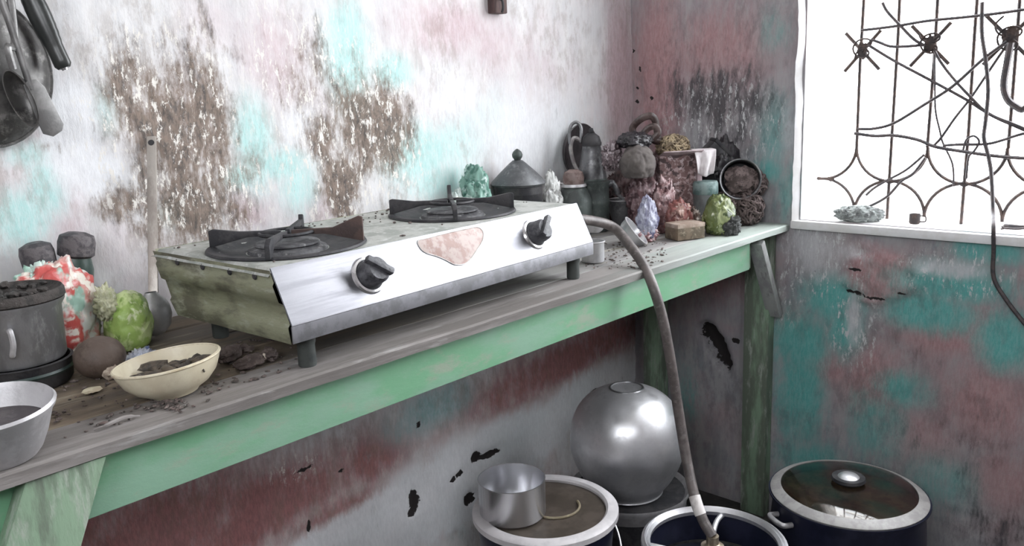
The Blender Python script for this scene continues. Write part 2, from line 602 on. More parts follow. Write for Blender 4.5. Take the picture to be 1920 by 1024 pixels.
# ------------------------------------------------------------------ window: whitewashed reveal, grille, wires
GX = .10
white = mat('whitewash', (.86, .86, .87), (.80, .79, .78), (.70, .69, .68), scale=14, cover3=.68, rough=.85, bump=.3, bscale=40)
iron = mat('rusty_grille_iron', (.055, .045, .045), (.10, .07, .06), scale=60, rough=.7, metal=.3)
rust = mat('wire_dark', (.05, .045, .05), (.09, .07, .07), scale=80, rough=.6)
win = structure(thing('window_1', 'x', 'x'))
del win['label'], win['category']


def reveal(name, poly_yz, d0, d1):
    """a strip of the whitewashed reveal with a worn, slightly wavy surface"""
    (ya, za), (yb, zb), (ny, nz) = poly_yz
    v, f = [], []
    nA, nB = 90, 14
    for j in range(nB + 1):
        for i in range(nA + 1):
            t, w = i / nA, j / nB
            x = d0 + (d1 - d0) * w
            e = .004 * NZ.noise(Vector((t * 20, x * 20, za * 3))) + .002 * NZ.noise(Vector((t * 70, x * 60, za)))
            round_ = .010 * max(0, 1 - (x + .012) / .02) ** 2
            v.append((x, ya + (yb - ya) * t + ny * (e - round_), za + (zb - za) * t + nz * (e - round_)))
    for j in range(nB):
        for i in range(nA):
            a = j * (nA + 1) + i
            f.append((a, a + 1, a + nA + 2, a + nA + 1))
    return MB().add((v, f)).build(name, white, win)


reveal('sill', ((WY0 + .003, WZ0 - .002), (WY1, WZ0 - .002), (0, 1)), -.016, .165)
reveal('jamb', ((WY0 + .002, WZ0 - .004), (WY0 + .002, WZ1), (-1, 0)), -.016, .165)
reveal('jamb', ((WY1 - .002, WZ1), (WY1 - .002, WZ0), (1, 0)), -.006, .165)
reveal('lintel', ((WY1, WZ1 + .002), (WY0, WZ1 + .002), (0, -1)), -.006, .165)
# a band of limewash smeared round the opening on the room side (the thick white edge)
band = MB()
band.add(box(.022, WY0 - WY1 + .04, .022, .005), T(-.006, (WY0 + WY1) / 2, WZ0 - .024))
band.build('sill_edge', white, win)
# outer face of the wall
ow = MB()
for a, b, c, d in ((-3.1, WY1 - .002, -.1, 2.79), (WY0 + .004, .14, -.1, 2.79), (WY1 - .002, WY0 + .004, -.1, WZ0 - .012), (WY1 - .002, WY0 + .004, WZ1 + .012, 2.79)):
    ow.add(box(.12, b - a, d - c, 0), T(.105, (a + b) / 2, c))
structure(ow.build('wall_outer', white, smooth=False))

gr = thing('window_grille', 'wrought iron window grille of bars, half-circle scrolls and star knots', 'grille', (GX, WY0, WZ0))


def G(px, py, x=GX):
    return onx(px, py, x) - Vector((GX, WY0, WZ0))


sp = .0835
ybar = [-.605 - WY0 - sp * i for i in range(16)]
r_arc = sp
zb = .010
za = zb + 2 * r_arc
for i, y in enumerate(ybar):
    lo = za if i % 2 == 0 else -.004
    z = [lo + (WZ1 - WZ0 - lo) * k / 8 for k in range(9)]
    MB().add(sweep([(0, y + .0015 * math.sin(k * 2.1 + i), zz) for k, zz in enumerate(z)], .0040, 6)).build('bar', iron, gr)
for i in range(-1, 15, 2):                                       # half circles between the bars
    yc = ybar[0] + sp if i < 0 else ybar[i]
    U_ = [(0, yc + r_arc * math.cos(t), za + r_arc * math.sin(t)) for t in [PI + PI * k / 20 for k in range(21)]]
    A_ = [(.004, yc + r_arc * math.cos(t), zb + r_arc * math.sin(t)) for t in [PI * k / 20 for k in range(21)]]
    if i < 0:                                                    # cut by the jamb
        U_ = [p for p in U_ if p[1] < 0.004]
        A_ = [p for p in A_ if p[1] < 0.004]
    MB().add(sweep(U_, .0040, 6)).build('scroll', iron, gr)
    MB().add(sweep(A_, .0040, 6)).build('scroll', iron, gr)
    MB().add(lump(.012, .022, .014, i, .3, 2, 2), T(.002, yc - (.0 if i >= 0 else .02), zb + r_arc - .007)).build('weld', iron, gr)
for k, (px, py, s) in enumerate(((1618, 96, 34), (1745, 84, 36), (1893, 72, 44))):   # star knots on the bars
    c = G(px, py)
    L = 1.4 * s * mpp(onx(px, py, GX))
    st = MB()
    for a in (.82, 2.3):
        st.add(sweep([(-.003, c.y + L * math.cos(a) * t, c.z + L * math.sin(a) * t) for t in (-1, -.5, 0, .5, 1)], .0044, 6))
    o = st.build('star', iron, gr)
    MB().add(lump(.016, L * .42, L * .62, 3 + k, .5, 2.5, 3), T(-.004, c.y, c.z - L * .28)).build('knot', iron, o)
    pts = [(-.010, c.y + (.25 + .07 * j / 6) * L * math.cos(j * .9 + k), c.z + .55 * L * (j / 10 - .5) + .25 * L * math.sin(j * .9 + k)) for j in range(14)]
    MB().add(sweep(curve(pts, 4), .0024, 5)).build('binding_wire', iron, o)

GXW = .088


def wire(name, label, pts, r, cat='wire', x=GXW, extra=(), group=None):
    P = [onx(a, b, x) for a, b in pts] + list(extra)
    o0 = P[0].copy()
    o = MB().add(sweep(curve([p - o0 for p in P], 5), r * 1.2, 6)).build(name, rust, loc=o0)
    return tag(o, label, cat, group)


wire('tie_wire', 'thin wire strung almost level along the top of the grille', [(1614, 57), (1680, 49), (1740, 39), (1820, 31), (1920, 18), (2150, -20)], .0030)
wire('tie_wire', 'short wire slanting from the frame top down to the middle star knot', [(1655, 5), (1664, 22), (1690, 50), (1714, 74), (1735, 86)], .0030)
wire('tie_wire', 'short sagging wire joining the two star knots nearest the jamb', [(1634, 74), (1650, 80), (1670, 87), (1700, 87), (1735, 84)], .0030)
wire('tie_wire', 'long straight wire falling from the first star knot towards the far side', [(1628, 84), (1640, 92), (1680, 116), (1740, 148), (1810, 186), (1860, 217), (1925, 246), (2150, 345)], .0032)
wire('tie_wire', 'wire slanting down from the middle star knot across the bars', [(1752, 95), (1765, 118), (1790, 150), (1820, 182), (1856, 214), (1925, 243), (2150, 340)], .0028)
wire('tie_wire', 'curved wire rising from the first bar up to the thickest star knot', [(1608, 242), (1640, 241), (1678, 230), (1735, 195), (1785, 163), (1842, 112), (1888, 78)], .0032, x=.084)
wire('tie_wire', 'wire running down from the thickest star knot to the scroll tops', [(1888, 84), (1850, 140), (1820, 184), (1790, 222), (1765, 258), (1748, 276)], .0026, x=.092)
wire('tie_wire', 'slack wire drooping level across the bars above the half circles', [(1602, 250), (1640, 255), (1676, 254), (1720, 262), (1753, 275), (1805, 284), (1880, 294), (2000, 303), (2160, 330)], .0036)
wire('tie_wire', 'wire lifting gently above the scroll tops towards the far side', [(1768, 273), (1800, 271), (1850, 270), (1886, 261), (1925, 249), (2155, 190)], .0028, x=.082)
wire('tie_wire', 'thin kinked wire hanging beside the middle bar', [(1752, 96), (1753, 150), (1754, 205), (1762, 244), (1768, 268), (1786, 308), (1788, 350)], .0020, x=.094)
wire('tie_wire', 'thin wire curled in a loop below the level wires', [(1806, 281), (1812, 262), (1826, 255), (1836, 266), (1826, 284), (1816, 296), (1812, 335)], .0022, x=.08)
wire('tie_wire', 'wire slanting from a scroll joint down to the cloth on the sill', [(1733, 290), (1700, 318), (1668, 336), (1640, 352), (1624, 366)], .0026, x=.086)
wire('tie_wire', 'second slanting wire beside the sill cloth, lower and bent', [(1735, 296), (1712, 326), (1690, 340), (1664, 368), (1632, 386), (1600, 396), (1575, 394)], .0028, x=.07)
p_in = onx(1863, 428, -.024)
wire('hanging_cable', 'black cable dropping through the grille, over the sill and down the wall', [(1842, 4), (1841, 60), (1848, 112), (1853, 170), (1848, 228), (1845, 258), (1853, 292), (1859, 330)], .0038, 'cable', .08,
     [onx(1862, 395, .06), onx(1863, 412, .01), p_in, onx(1863, 470, -.014), onx(1863, 520, -.012), onx(1885, 560, -.012), onx(1922, 608, -.012), onx(1990, 690, -.012), onx(2040, 790, -.012), onx(2060, 900, -.014), onx(2064, 1060, -.02)])
wire('hanging_cable', 'thick black cable hooked in a loop below the far star knot', [(1895, 80), (1888, 120), (1882, 160), (1889, 186), (1905, 200), (1918, 205), (1930, 190), (1932, 150)], .0062, 'cable', .078)
# things lying on the sill
dust_cloth = mat('dusty_grey_cloth', (.32, .35, .34), (.16, .17, .17), (.5, .52, .5), scale=45, rough=.9)
p = onx(1612, 392, .035)
o = MB().add(crumple(.080, .125, .040, 31, .30, 1.8, .15, 5), T(0, 0, 0, 0, 0, .3)).build('crumpled_rag', dust_cloth, loc=(p.x, p.y, WZ0 + .001))
tag(o, 'crumpled grey rag on the window sill by the jamb', 'rag')
p = onx(1716, 397, .05)
t = thing('small_tin_cup', 'small dark tin cup with a handle on the window sill', 'cup', (p.x, p.y, WZ0))
MB().add(lathe([(0, 0), (.010, 0), (.0125, .004), (.0125, .024), (.0115, .024), (.0105, .004), (0, .003)], 20)).build('cup_body', iron, t)
MB().add(sweep(curve([(0, -.012, .020), (0, -.023, .020), (0, -.024, .008), (0, -.012, .006)], 6), .0016, 6)).build('handle', iron, t)
p = onx(1902, 412, .03)
pts = [(.012 * math.sin(k * .9) + .003 * k, .024 * math.cos(k * 1.1), .005 + .006 * abs(math.sin(k * .7))) for k in range(16)]
o = MB().add(sweep(curve(pts, 5), .0024, 6)).build('wire_coil', rust, loc=(p.x, p.y, WZ0))
tag(o, 'tangled coil of wire on the window sill beside the hanging cable', 'wire')

# ------------------------------------------------------------------ counter
Dp, TB = .4817, .0161
wood_grey = mat('weathered_grey_wood', (.27, .25, .24), (.17, .15, .14), (.36, .35, .34), scale=18, stretch=(.12, 1, 1), rough=.8, bump=.6, bscale=55)
wood_brown = mat('greasy_brown_wood', (.20, .155, .11), (.10, .08, .06), (.29, .25, .17), scale=16, stretch=(.15, 1, 1), rough=.7, bump=.6, bscale=50)
green = mat('green_painted_wood', (.20, .44, .26), (.27, .46, .33), (.34, .42, .32), scale=9, stretch=(.4, 1, 1), rough=.55, bump=.25, bscale=40)
green_worn = mat('worn_green_paint', (.24, .35, .24), (.14, .17, .13), (.38, .42, .36), scale=22, stretch=(1, 1, .2), rough=.7, bump=.4)


def run_mat(name, near, far, x0, x1, scale, stretch):
    """a board whose surface changes along its length: greasy near the cooking end, bleached or still painted near the window"""
    n = NT(name)
    co = n.map(stretch)
    sx = n.t.nodes.new('ShaderNodeSeparateXYZ')
    n.t.links.new(n.co, sx.inputs[0])
    g1 = n.noise(scale, 6, .65, co)
    g2 = n.noise(scale * 2.4, 7, .7, co)
    e = n.math('ADD', sx.outputs[0], n.math('MULTIPLY', n.math('SUBTRACT', g1, .5), .9))
    a_ = n.mix(n.step(g1, .42, .58), near[0], near[1])
    b_ = n.mix(n.step(g1, .42, .58), far[0], far[1])
    c_ = n.mix(n.step(e, x0, x1), a_, b_)
    c_ = n.mix(n.math('MULTIPLY', n.step(g2, .56, .66), .6), c_, near[2])
    n.set('Base Color', c_)
    n.set('Roughness', .75)
    n.bump(n.noise(55, 6, .7, co), .6, .003)
    return n.m


front_wood = run_mat('front_board_wood', ((.25, .23, .22), (.16, .145, .135), (.34, .33, .32)), ((.44, .50, .46), (.34, .37, .35)), -.85, -.25, 18, (.12, 1, 1))
mid_wood = run_mat('counter_board_wood', ((.20, .155, .11), (.10, .08, .06), (.27, .24, .18)), ((.36, .355, .34), (.25, .24, .235)), -1.5, -.9, 16, (.15, 1, 1))
counter = thing('wooden_counter', 'long worn wooden counter with green painted apron along the back wall', 'counter', (0, 0, 0))
yy = [-Dp, -.392, -.292, -.188, -.094, -.006]
for i in range(5):
    y0, y1 = yy[i] + (.0012 if i else 0), yy[i + 1] - .0012
    v, f = [], []
    N = 130
    for k in range(N + 1):
        x = -2.62 + (2.62 - .002) * k / N
        e0 = .0022 * NZ.noise(Vector((x * 9, i * 5, 0))) + .001 * NZ.noise(Vector((x * 40, i * 5, 2)))
        e1 = .0016 * NZ.noise(Vector((x * 11, i * 5, 7)))
        zt = -.0012 * (i % 2) + .0012 * NZ.noise(Vector((x * 4, i * 3, 4)))
        c = .0028
        ring = [(y0 + e0, H - TB), (y0 + e0 - .0003, H - c + zt), (y0 + e0 + c, H + zt), (y1 + e1 - c * .6, H + zt), (y1 + e1, H - c * .6 + zt), (y1 + e1, H - TB)]
        v += [(x, a, b) for a, b in ring]
    for k in range(N):
        for j in range(6):
            l = (j + 1) % 6
            f.append((k * 6 + j, k * 6 + l, k * 6 + 6 + l, k * 6 + 6 + j))
    f.append((0, 1, 2, 3, 4, 5))
    f.append(tuple(N * 6 + j for j in (5, 4, 3, 2, 1, 0)))
    MB().add((v, f)).build('plank', front_wood if i == 0 else mid_wood, counter, angle=30)
ax0, ax1 = -2.62, -.158
MB().add(box(ax1 - ax0, .020, .0795, .0025), T((ax0 + ax1) / 2, -Dp + .03 + .010, H - .0951)).build('apron', green, counter)
MB().add(box(.022, .42, .0795, .002), T(ax1 + .006, -.236, H - .0951)).build('cross_rail', green_worn, counter)
MB().add(box(.022, .42, .0795, .002), T(-1.9, -.226, H - .0951)).build('cross_rail', green_worn, counter)
# splayed front leg at the near end, nailed over the apron
lg = prism([(-1.718, -.018), (-1.800, -.018), (-2.165, -H), (-2.065, -H)], .024, bev=.0025)
MB().add(lg, T(0, -Dp + .0045, H)).build('leg', green_worn, counter)
# legs at the window end
MB().add(box(.036, .070, H - TB, .003), T(-.019, -.412, 0)).build('leg', green_worn, counter)
MB().add(box(.052, .052, H - TB, .003), T(-.046, -.105, 0)).build('leg', green_worn, counter)
MB().add(box(.052, .052, H - TB, .003), T(-2.3, -.06, 0)).build('leg', green_worn, counter)
# slanting prop between the counter and the window wall
a, b = ony(1420, 462, -.458), onx(1453, 590, -.016)
a, b = a + (a - b) * .06, b
dr = (b - a)
prop = MB().add(box(.036, .020, dr.length, .002), Matrix.Translation(a) @ dr.to_track_quat('Z', 'Y').to_matrix().to_4x4()).build('prop', mat('bare_grey_wood', (.42, .44, .42), (.30, .30, .30), (.16, .14, .14), scale=14, stretch=(1, 1, .3), rough=.8), counter)

# ------------------------------------------------------------------ stove
SX, SY, STH = -1.46557, -.46314, .05098
SL, SD = .70, .342
YA, ZA, ZB, ZC = .0365, .1402, .067, .0434
steel = mat('brushed_stainless_steel', (.22, .22, .235), (.19, .19, .205), scale=10, stretch=(.3, 1, 6), rough=.30, rough2=.40, metal=.85, bump=.05)
lip_m = mat('dull_steel_lip', (.26, .26, .28), (.19, .19, .20), scale=25, rough=.5, metal=.5, bump=.1)
top_m = mat('greasy_steel_top', (.50, .51, .48), (.34, .36, .33), (.62, .63, .61), scale=20, rough=.5, metal=.35, bump=.3)
side_m = mat('greasy_olive_tin', (.27, .28, .19), (.13, .125, .09), (.36, .37, .29), scale=13, stretch=(1, .5, 1.6), rough=.55, metal=.3, bump=.3)
black_iron = mat('black_cast_iron', (.030, .030, .034), (.055, .052, .055), scale=40, rough=.6, metal=.3, bump=.4)
char = mat('grey_burnt_enamel', (.12, .12, .125), (.05, .05, .055), (.30, .30, .30), scale=35, cover3=.62, rough=.6, bump=.4)
rust_iron = mat('rusty_iron_plate', (.10, .065, .055), (.065, .045, .042), scale=35, rough=.8, bump=.5)
rubber = mat('dark_rubber', (.055, .062, .058), (.035, .04, .04), scale=30, rough=.7)
stove = thing('gas_stove', 'two-burner stainless steel gas stove on the counter', 'stove', (SX, SY, H), STH)
YB = SD - .052                                                    # the tin side narrows towards the bottom
# body: bottom, back and the pressed side walls
v, f = [], []
prof = [(YA, ZA), (SD, ZA), (SD - .012, ZA - .030), (SD - .030, ZA - .062), (YB, ZC + .004), (.004, ZC), (.003, ZB)]
MB().add(([(.004, y, z) for y, z in prof] + [(SL - .004, y, z) for y, z in prof],
          [(i, (i + 1) % 7, (i + 1) % 7 + 7, i + 7) for i in (1, 2, 3, 4)])).build('back_panel', side_m, stove)
for nm, sx_, s in (('side_panel', .0, -1), ('side_panel', SL, 1)):
    rows = []
    lv = [(0, 0), (.16, .0), (.2, .0035), (.42, .0035), (.46, -.002), (.72, -.001), (.76, .003), (1.0, .0)]
    v, f = [], []
    ny = 24
    for t, bulge in lv:
        z = ZA - .002 + (ZC + .001 - ZA) * t
        # front edge follows the slanting panel, rear edge the slanting back
        yf = YA + (.002 - YA) * min(1, (ZA - z) / (ZA - ZB))
        yb = SD + (YB - SD) * t
        for k in range(ny + 1):
            y = yf + (yb - yf) * k / ny
            v.append((sx_ + s * (bulge + .0012 * NZ.noise(Vector((y * 30, z * 40, sx_)))), y, z))
    m = ny + 1
    for r_ in range(len(lv) - 1):
        for k in range(ny):
            f.append((r_ * m + k, r_ * m + k + 1, (r_ + 1) * m + k + 1, (r_ + 1) * m + k))
    sp_ = MB().add((v, f)).build(nm, side_m, stove, angle=60)
    for py_ in (.06, .12, .19, .26):
        MB().add(lathe([(0, .002), (.004, .0015), (.005, 0)], 10), T(sx_ + s * .001, py_ + .01, ZA - .013, 0, s * PI / 2, 0)).build('rivet', black_iron, sp_)
# top plate with pressed edge
tp = MB()
NX, NY = 70, 34
v, f = [], []
BUR = [(.122, .165), (.500, .178)]
for j in range(NY + 1):
    for i in range(NX + 1):
        x, y = -.003 + (SL + .006) * i / NX, YA - .001 + (SD + .004 - YA) * j / NY
        z = ZA + .0006 * NZ.noise(Vector((x * 18, y * 18, 0)))
        for bx_, by_ in BUR:
            d = math.hypot(x - bx_, y - by_)
            if d < .100:
                z -= .006 * min(1, (.100 - d) / .02)
        if i in (0, NX) or j == NY:
            z -= .010
        v.append((x, y, z))
for j in range(NY):
    for i in range(NX):
        a = j * (NX + 1) + i
        f.append((a, a + 1, a + NX + 2, a + NX + 1))
tp.add((v, f)).build('top_plate', top_m, stove, angle=70)
# slanting front panel: a sheet with thickness, bright side edges and a folded lip below
pn = Vector((0, -(ZA - ZB), -YA)).normalized() * -1
pn = Vector((0, -(ZA - ZB), YA)).normalized()
Bp, Ap = Vector((0, 0, ZB)), Vector((0, YA, ZA))
up_ = (Ap - Bp)
th_ = .0022
pv = [Vector((0, 0, ZB)), Vector((SL, 0, ZB)), Vector((SL, YA, ZA + .001)), Vector((0, YA, ZA + .001))]
bm = bmesh.new()
lo = [bm.verts.new(p) for p in pv]
hi = [bm.verts.new(p + pn * th_) for p in pv]
bm.faces.new(lo[::-1])
bm.faces.new(hi)
for i in range(4):
    bm.faces.new((lo[i], lo[(i + 1) % 4], hi[(i + 1) % 4], hi[i]))
bmesh.ops.bevel(bm, geom=list(bm.edges), offset=.0009, segments=2, affect='EDGES')
bm.verts.index_update()
MB().add(([tuple(q.co) for q in bm.verts], [tuple(q.index for q in p_.verts) for p_ in bm.faces])).build('front_panel', steel, stove)
bm.free()
MB().add(box(SL, .0024, ZB - ZC, .0006), T(SL / 2, -.0008, ZC)).build('front_lip', lip_m, stove)
for x, y in ((.036, .022), (SL - .036, .022), (.05, YB - .03), (SL - .05, YB - .03)):
    MB().add(lathe([(0, 0), (.0115, 0), (.0125, .003), (.0120, .030), (.0135, .034), (.0135, ZC + .002), (0, ZC + .002)], 20), T(x, y, 0)).build('leg', rubber, stove)
Minv = (Matrix.Translation((SX, SY, H)) @ Matrix.Rotation(STH, 4, 'Z')).inverted()
pl_p = (Minv.inverted() @ (Bp + pn * th_))
pl_n = (Matrix.Rotation(STH, 3, 'Z') @ pn)
Q = pn.to_track_quat('Z', 'Y').to_matrix().to_4x4()
plastic = mat('scorched_black_plastic', (.045, .045, .052), (.10, .10, .11), (.02, .02, .022), scale=55, rough=.4, bump=.5, bscale=120)
ring_m = mat('chrome_ring', (.85, .85, .86), rough=.2, metal=.9, bump=0)
for px, py, ang in ((690, 517, .9), (1001, 440, 2.3)):
    q = Minv @ onp(px, py, pl_p, pl_n)
    M = Matrix.Translation(q) @ Q
    k = MB().add(lathe([(.0, .030), (.016, .030), (.0195, .026), (.0215, .010), (.0215, .003), (.018, .002)], 28, .02, 3), M)
    k = k.build('knob', plastic, stove)
    MB().add(box(.010, .046, .012, .003), M @ T(0, .004, .026, 0, 0, ang)).build('grip', plastic, k)
    MB().add(lathe([(.020, .001), (.0235, .005), (.0265, .004), (.0285, .0004)], 36), M).build('bezel', ring_m, k)
# worn sticker between the knobs
stk = [(783, 452), (800, 447), (840, 437), (872, 430), (895, 426), (906, 436), (904, 452), (893, 470), (880, 488), (868, 496), (852, 496), (838, 489), (820, 481), (800, 475), (788, 466)]
sv = [Minv @ onp(a, b, pl_p + pl_n * .0004, pl_n) for a, b in stk]
sv = curve(sv, 3, True)
cen = sum(sv, Vector()) / len(sv)
sm = NT('worn_sticker')
c_ = sm.mix(sm.step(sm.noise(45, 6, .7), .42, .58), (.33, .21, .18), (.46, .37, .34))
c_ = sm.mix(sm.step(sm.noise(80, 6, .7), .60, .66), c_, (.28, .20, .18))
c_ = sm.mix(sm.step(sm.voro(60), .05, .12), (.40, .22, .20), c_)
sm.set('Base Color', c_)
sm.set('Roughness', .5)
bm = bmesh.new()
n_ = len(sv)
vs = [bm.verts.new(p) for p in sv] + [bm.verts.new(cen + (p - cen) * .96 + pn * .0006) for p in sv]
for i in range(n_):
    bm.faces.new((vs[i], vs[(i + 1) % n_], vs[n_ + (i + 1) % n_], vs[n_ + i]))
bm.faces.new(vs[n_:])
bm.verts.index_update()
bmesh.ops.recalc_face_normals(bm, faces=list(bm.faces))
o = MB().add(([tuple(q.co) for q in bm.verts], [tuple(q.index for q in p_.verts) for p_ in bm.faces])).build('sticker', sm.m, stove)
o['label'] = 'peeling pinkish brown sticker'
MB().add(sweep([p + pn * .0004 for p in sv], .0011, 5, True)).build('sticker_edge', mat('sticker_backing', (.70, .69, .68), (.45, .42, .40), scale=60, rough=.6), o)
bm.free()
# burners
for bi, (bx_, by_) in enumerate(BUR):
    dt = MB().add(lathe([(.062, ZA - .0055), (.085, ZA - .004), (.104, ZA + .001), (.112, ZA + .005), (.118, ZA + .0045), (.120, ZA + .0015), (.118, ZA)], 48, .006, bi), T(bx_, by_, 0)).build('drip_ring', black_iron, stove)
    bh = MB().add(lathe([(.060, ZA - .006), (.058, ZA - .001), (.050, ZA + .001), (.046, ZA + .003), (.049, ZA + .005), (.047, ZA + .0075), (.030, ZA + .009), (.012, ZA + .0075), (0, ZA + .008)], 40), T(bx_, by_, 0)).build('burner_head', char, stove)
    ps = MB().add(sweep([(bx_ + .040 * math.cos(a), by_ + .040 * math.sin(a), ZA + .0215) for a in [2 * PI * k / 28 for k in range(28)]], .0028, 6, True)).build('pan_support', black_iron, stove)
    base_a = -PI / 4 - STH + (.07 if bi else .0)
    for k in range(4):
        a = base_a + k * PI / 2
        # k: 0 towards the viewer's right, 1 rear, 2 left, 3 front
        hgt = (.030, .022, .019, .016)[k] if bi == 0 else (.021, .030, .020, .017)[k]
        inner = .058 if k in (0, 2) else .095
        poly = [(.008, .018), (inner, .017), (.112, .004), (.116, .003), (.116, .010 + hgt), (.110, .012 + hgt), (inner + .012, .026), (.008, .025)]
        if k == 1 and bi == 1:
            poly = [(.008, .018), (.09, .017), (.118, .004), (.122, .003), (.123, .036), (.108, .042), (.090, .026), (.008, .025)]
        if k == 3:
            poly = [(.008, .018), (.09, .018), (.118, .003), (.124, .003), (.124, .022), (.110, .030), (.008, .025)]
        m_ = rust_iron if (bi == 0 and k == 0) else black_iron
        MB().add(prism(poly, .0075, bev=.0012), T(bx_, by_, ZA, 0, 0, a) @ T(0, -.00375, 0)).build('arm', m_, ps)
gas = MB().add(lathe([(0, 0), (.0085, 0), (.0085, .012), (.0065, .014), (.0065, .028), (0, .028)], 16), T(SL - .004, .075, .1015, 0, PI / 2, 0)).build('gas_inlet', lip_m, stove)

# rubber hose from the stove over the counter edge down to the cylinder
hose_m = mat('grey_rubber_hose', (.125, .105, .10), (.08, .068, .065), (.17, .15, .145), scale=30, rough=.45, bump=.2)
MW = Minv.inverted()
cyl_c = CAMP + ray(1338, 1013) * 1.72
hp = [MW @ Vector((SL + .006, .075, .1015)), MW @ Vector((SL + .045, .066, .102)), onz(1150, 428, .075) * .0 + ony(1146, 424, -.375), ony(1182, 462, -.43), ony(1208, 500, -.475), ony(1226, 542, -.512), ony(1243, 600, -.53),
      ony(1258, 680, -.545), ony(1272, 770, -.56), ony(1287, 860, -.585), ony(1302, 930, -.62), ony(1318, 975, -.645), ony(1336, 1006, -.668)]
o0 = hp[0].copy()
hose = tag(MB().add(sweep(curve([p - o0 for p in hp], 8), .0105, 14)).build('gas_hose', hose_m, loc=o0), 'grey-brown rubber gas hose arching from stove down to gas cylinder', 'hose')
hj = [p - o0 for p in curve(hp, 8)][-17:-10]  # stretch near the hose end that carries a painted highlight
MB().add(sweep(hj, .0114, 14)).build('hose_highlight', mat('hose_highlight_white', (.78, .74, .72), (.6, .56, .54), scale=40, rough=.5), hose)['label'] = 'pale band painting a highlight near the hose end'

# ------------------------------------------------------------------ gas cylinder, pots and buckets on the floor
alu = mat('worn_aluminium', (.74, .74, .76), (.64, .64, .66), scale=22, rough=.34, rough2=.48, metal=.8, bump=.12, bscale=60)
alu_dark = mat('sooty_aluminium', (.30, .30, .31), (.18, .18, .185), (.46, .46, .47), scale=16, rough=.33, metal=.85, bump=.25)
alu_rim = mat('dull_aluminium_rim', (.60, .59, .60), (.48, .47, .48), scale=30, rough=.45, metal=.6, bump=.15)
navy = mat('dark_navy_enamel', (.010, .012, .028), (.018, .020, .042), scale=18, rough=.4, bump=.1)
sootpot = mat('soot_black_pot', (.022, .022, .026), (.05, .048, .05), scale=25, rough=.6, metal=.2, bump=.4)
blackish = mat('burnt_black_residue', (.022, .02, .018), (.06, .05, .045), (.14, .13, .12), scale=45, cover3=.66, rough=.6, bump=.8, bdist=.006)
glass = NT('smoky_lid_glass')
glass.set('Base Color', (.80, .72, .62))
glass.set('Roughness', .04)
glass.set('Transmission Weight', 1.0)
glass.set('IOR', 1.48)
glass = glass.m

# gas cylinder
cz = cyl_c.z
Rg = 134 * mpp(cyl_c)
cyl = thing('gas_cylinder', 'dark gas cylinder with a silver collar ring below the hose', 'gas cylinder', (cyl_c.x, cyl_c.y, 0))
MB().add(lathe([(0, .0), (.115, 0), (.118, .02), (.115, .03), (.145, .06), (.158, .10), (.158, cz - .13), (.150, cz - .10), (.125, cz - .075), (.06, cz - .058), (.025, cz - .055), (0, cz - .055)], 48)).build('body', navy, cyl)
MB().add(lathe([(Rg - .012, cz - .070), (Rg - .012, cz - .012), (Rg - .002, cz - .012), (Rg - .002, cz - .070)], 56)).build('collar', navy, cyl)
MB().add(lathe([(Rg - .016, cz - .012), (Rg - .017, cz - .004), (Rg - .012, cz + .002), (Rg - .009, cz - .001), (Rg - .006, cz + .003), (Rg, cz - .001), (Rg + .001, cz - .010), (Rg - .003, cz - .014)], 56)).build('collar_ring', alu, cyl)
for a in (.35, 2.2, 4.2):
    pts = [(Rg * .97 * math.cos(a), Rg * .97 * math.sin(a), cz - .012), (Rg * .7 * math.cos(a + .1), Rg * .7 * math.sin(a + .1), cz - .014), (Rg * .36 * math.cos(a + .2), Rg * .36 * math.sin(a + .2), cz - .028), (.03 * math.cos(a), .03 * math.sin(a), cz - .055)]
    MB().add(sweep(curve(pts, 6), .0055, 10)).build('stay', alu, cyl)
vq = Vector((hp[-1].x - cyl_c.x, hp[-1].y - cyl_c.y, 0))
MB().add(lathe([(0, cz - .056), (.016, cz - .056), (.016, cz - .035), (.022, cz - .033), (.022, cz - .015), (.012, cz - .010), (.012, cz + .006), (0, cz + .006)], 20), T(vq.x, vq.y, 0)).build('valve', mat('brass_valve', (.55, .47, .36), (.4, .33, .24), scale=40, rough=.35, metal=.8), cyl)


def lid_pot(name, label, px, py, dist, rpx, body, wall_r, hgt=None):
    c = CAMP + ray(px, py) * dist
    return c, rpx * mpp(c)


# pot with a glass lid against the window wall
c = CAMP + ray(1590, 915) * 2.02
r = 139 * mpp(c)
zt = c.z
pot = thing('lidded_pot', 'large dark pot with a steel-rimmed glass lid under the window', 'pot', (c.x, c.y, 0))
rb = r * .965
MB().add(lathe([(0, 0), (rb * .80, 0), (rb * .93, .02), (rb * 1.02, .08), (rb * 1.03, zt - .10), (rb * 1.0, zt - .035), (rb * 1.06, zt - .016), (rb * 1.06, zt - .012), (rb * .985, zt - .016), (rb * .96, zt - .05), (rb * .96, .03), (0, .02)], 56)).build('body', navy, pot)
MB().add(lathe([(0, zt - .030), (rb * .955, zt - .030)], 40)).build('stew', mat('brown_stew', (.26, .20, .15), (.15, .115, .085), scale=25, rough=.5, bump=.6), pot)
ld = MB().add(lathe([(r * .865, zt + .001), (r * .97, zt - .006), (r, zt - .010), (r * .99, zt - .014), (r * .90, zt - .008), (r * .86, zt - .002), (r * .865, zt + .001)], 64)).build('lid', mat('grey_lid_band', (.38, .37, .36), (.30, .29, .285), scale=30, rough=.45, metal=.1), pot)
MB().add(lathe([(r * .875, zt - .001), (r * .7, zt + .007), (r * .4, zt + .013), (0, zt + .016), (0, zt + .012), (r * .4, zt + .009), (r * .7, zt + .003), (r * .875, zt - .005)], 56)).build('lid_glass', glass, ld)
MB().add(lathe([(0, zt + .014), (.024, zt + .013), (.031, zt + .016), (.036, zt + .021), (.034, zt + .027), (.022, zt + .027)], 32)).build('lid_knob', sootpot, ld)
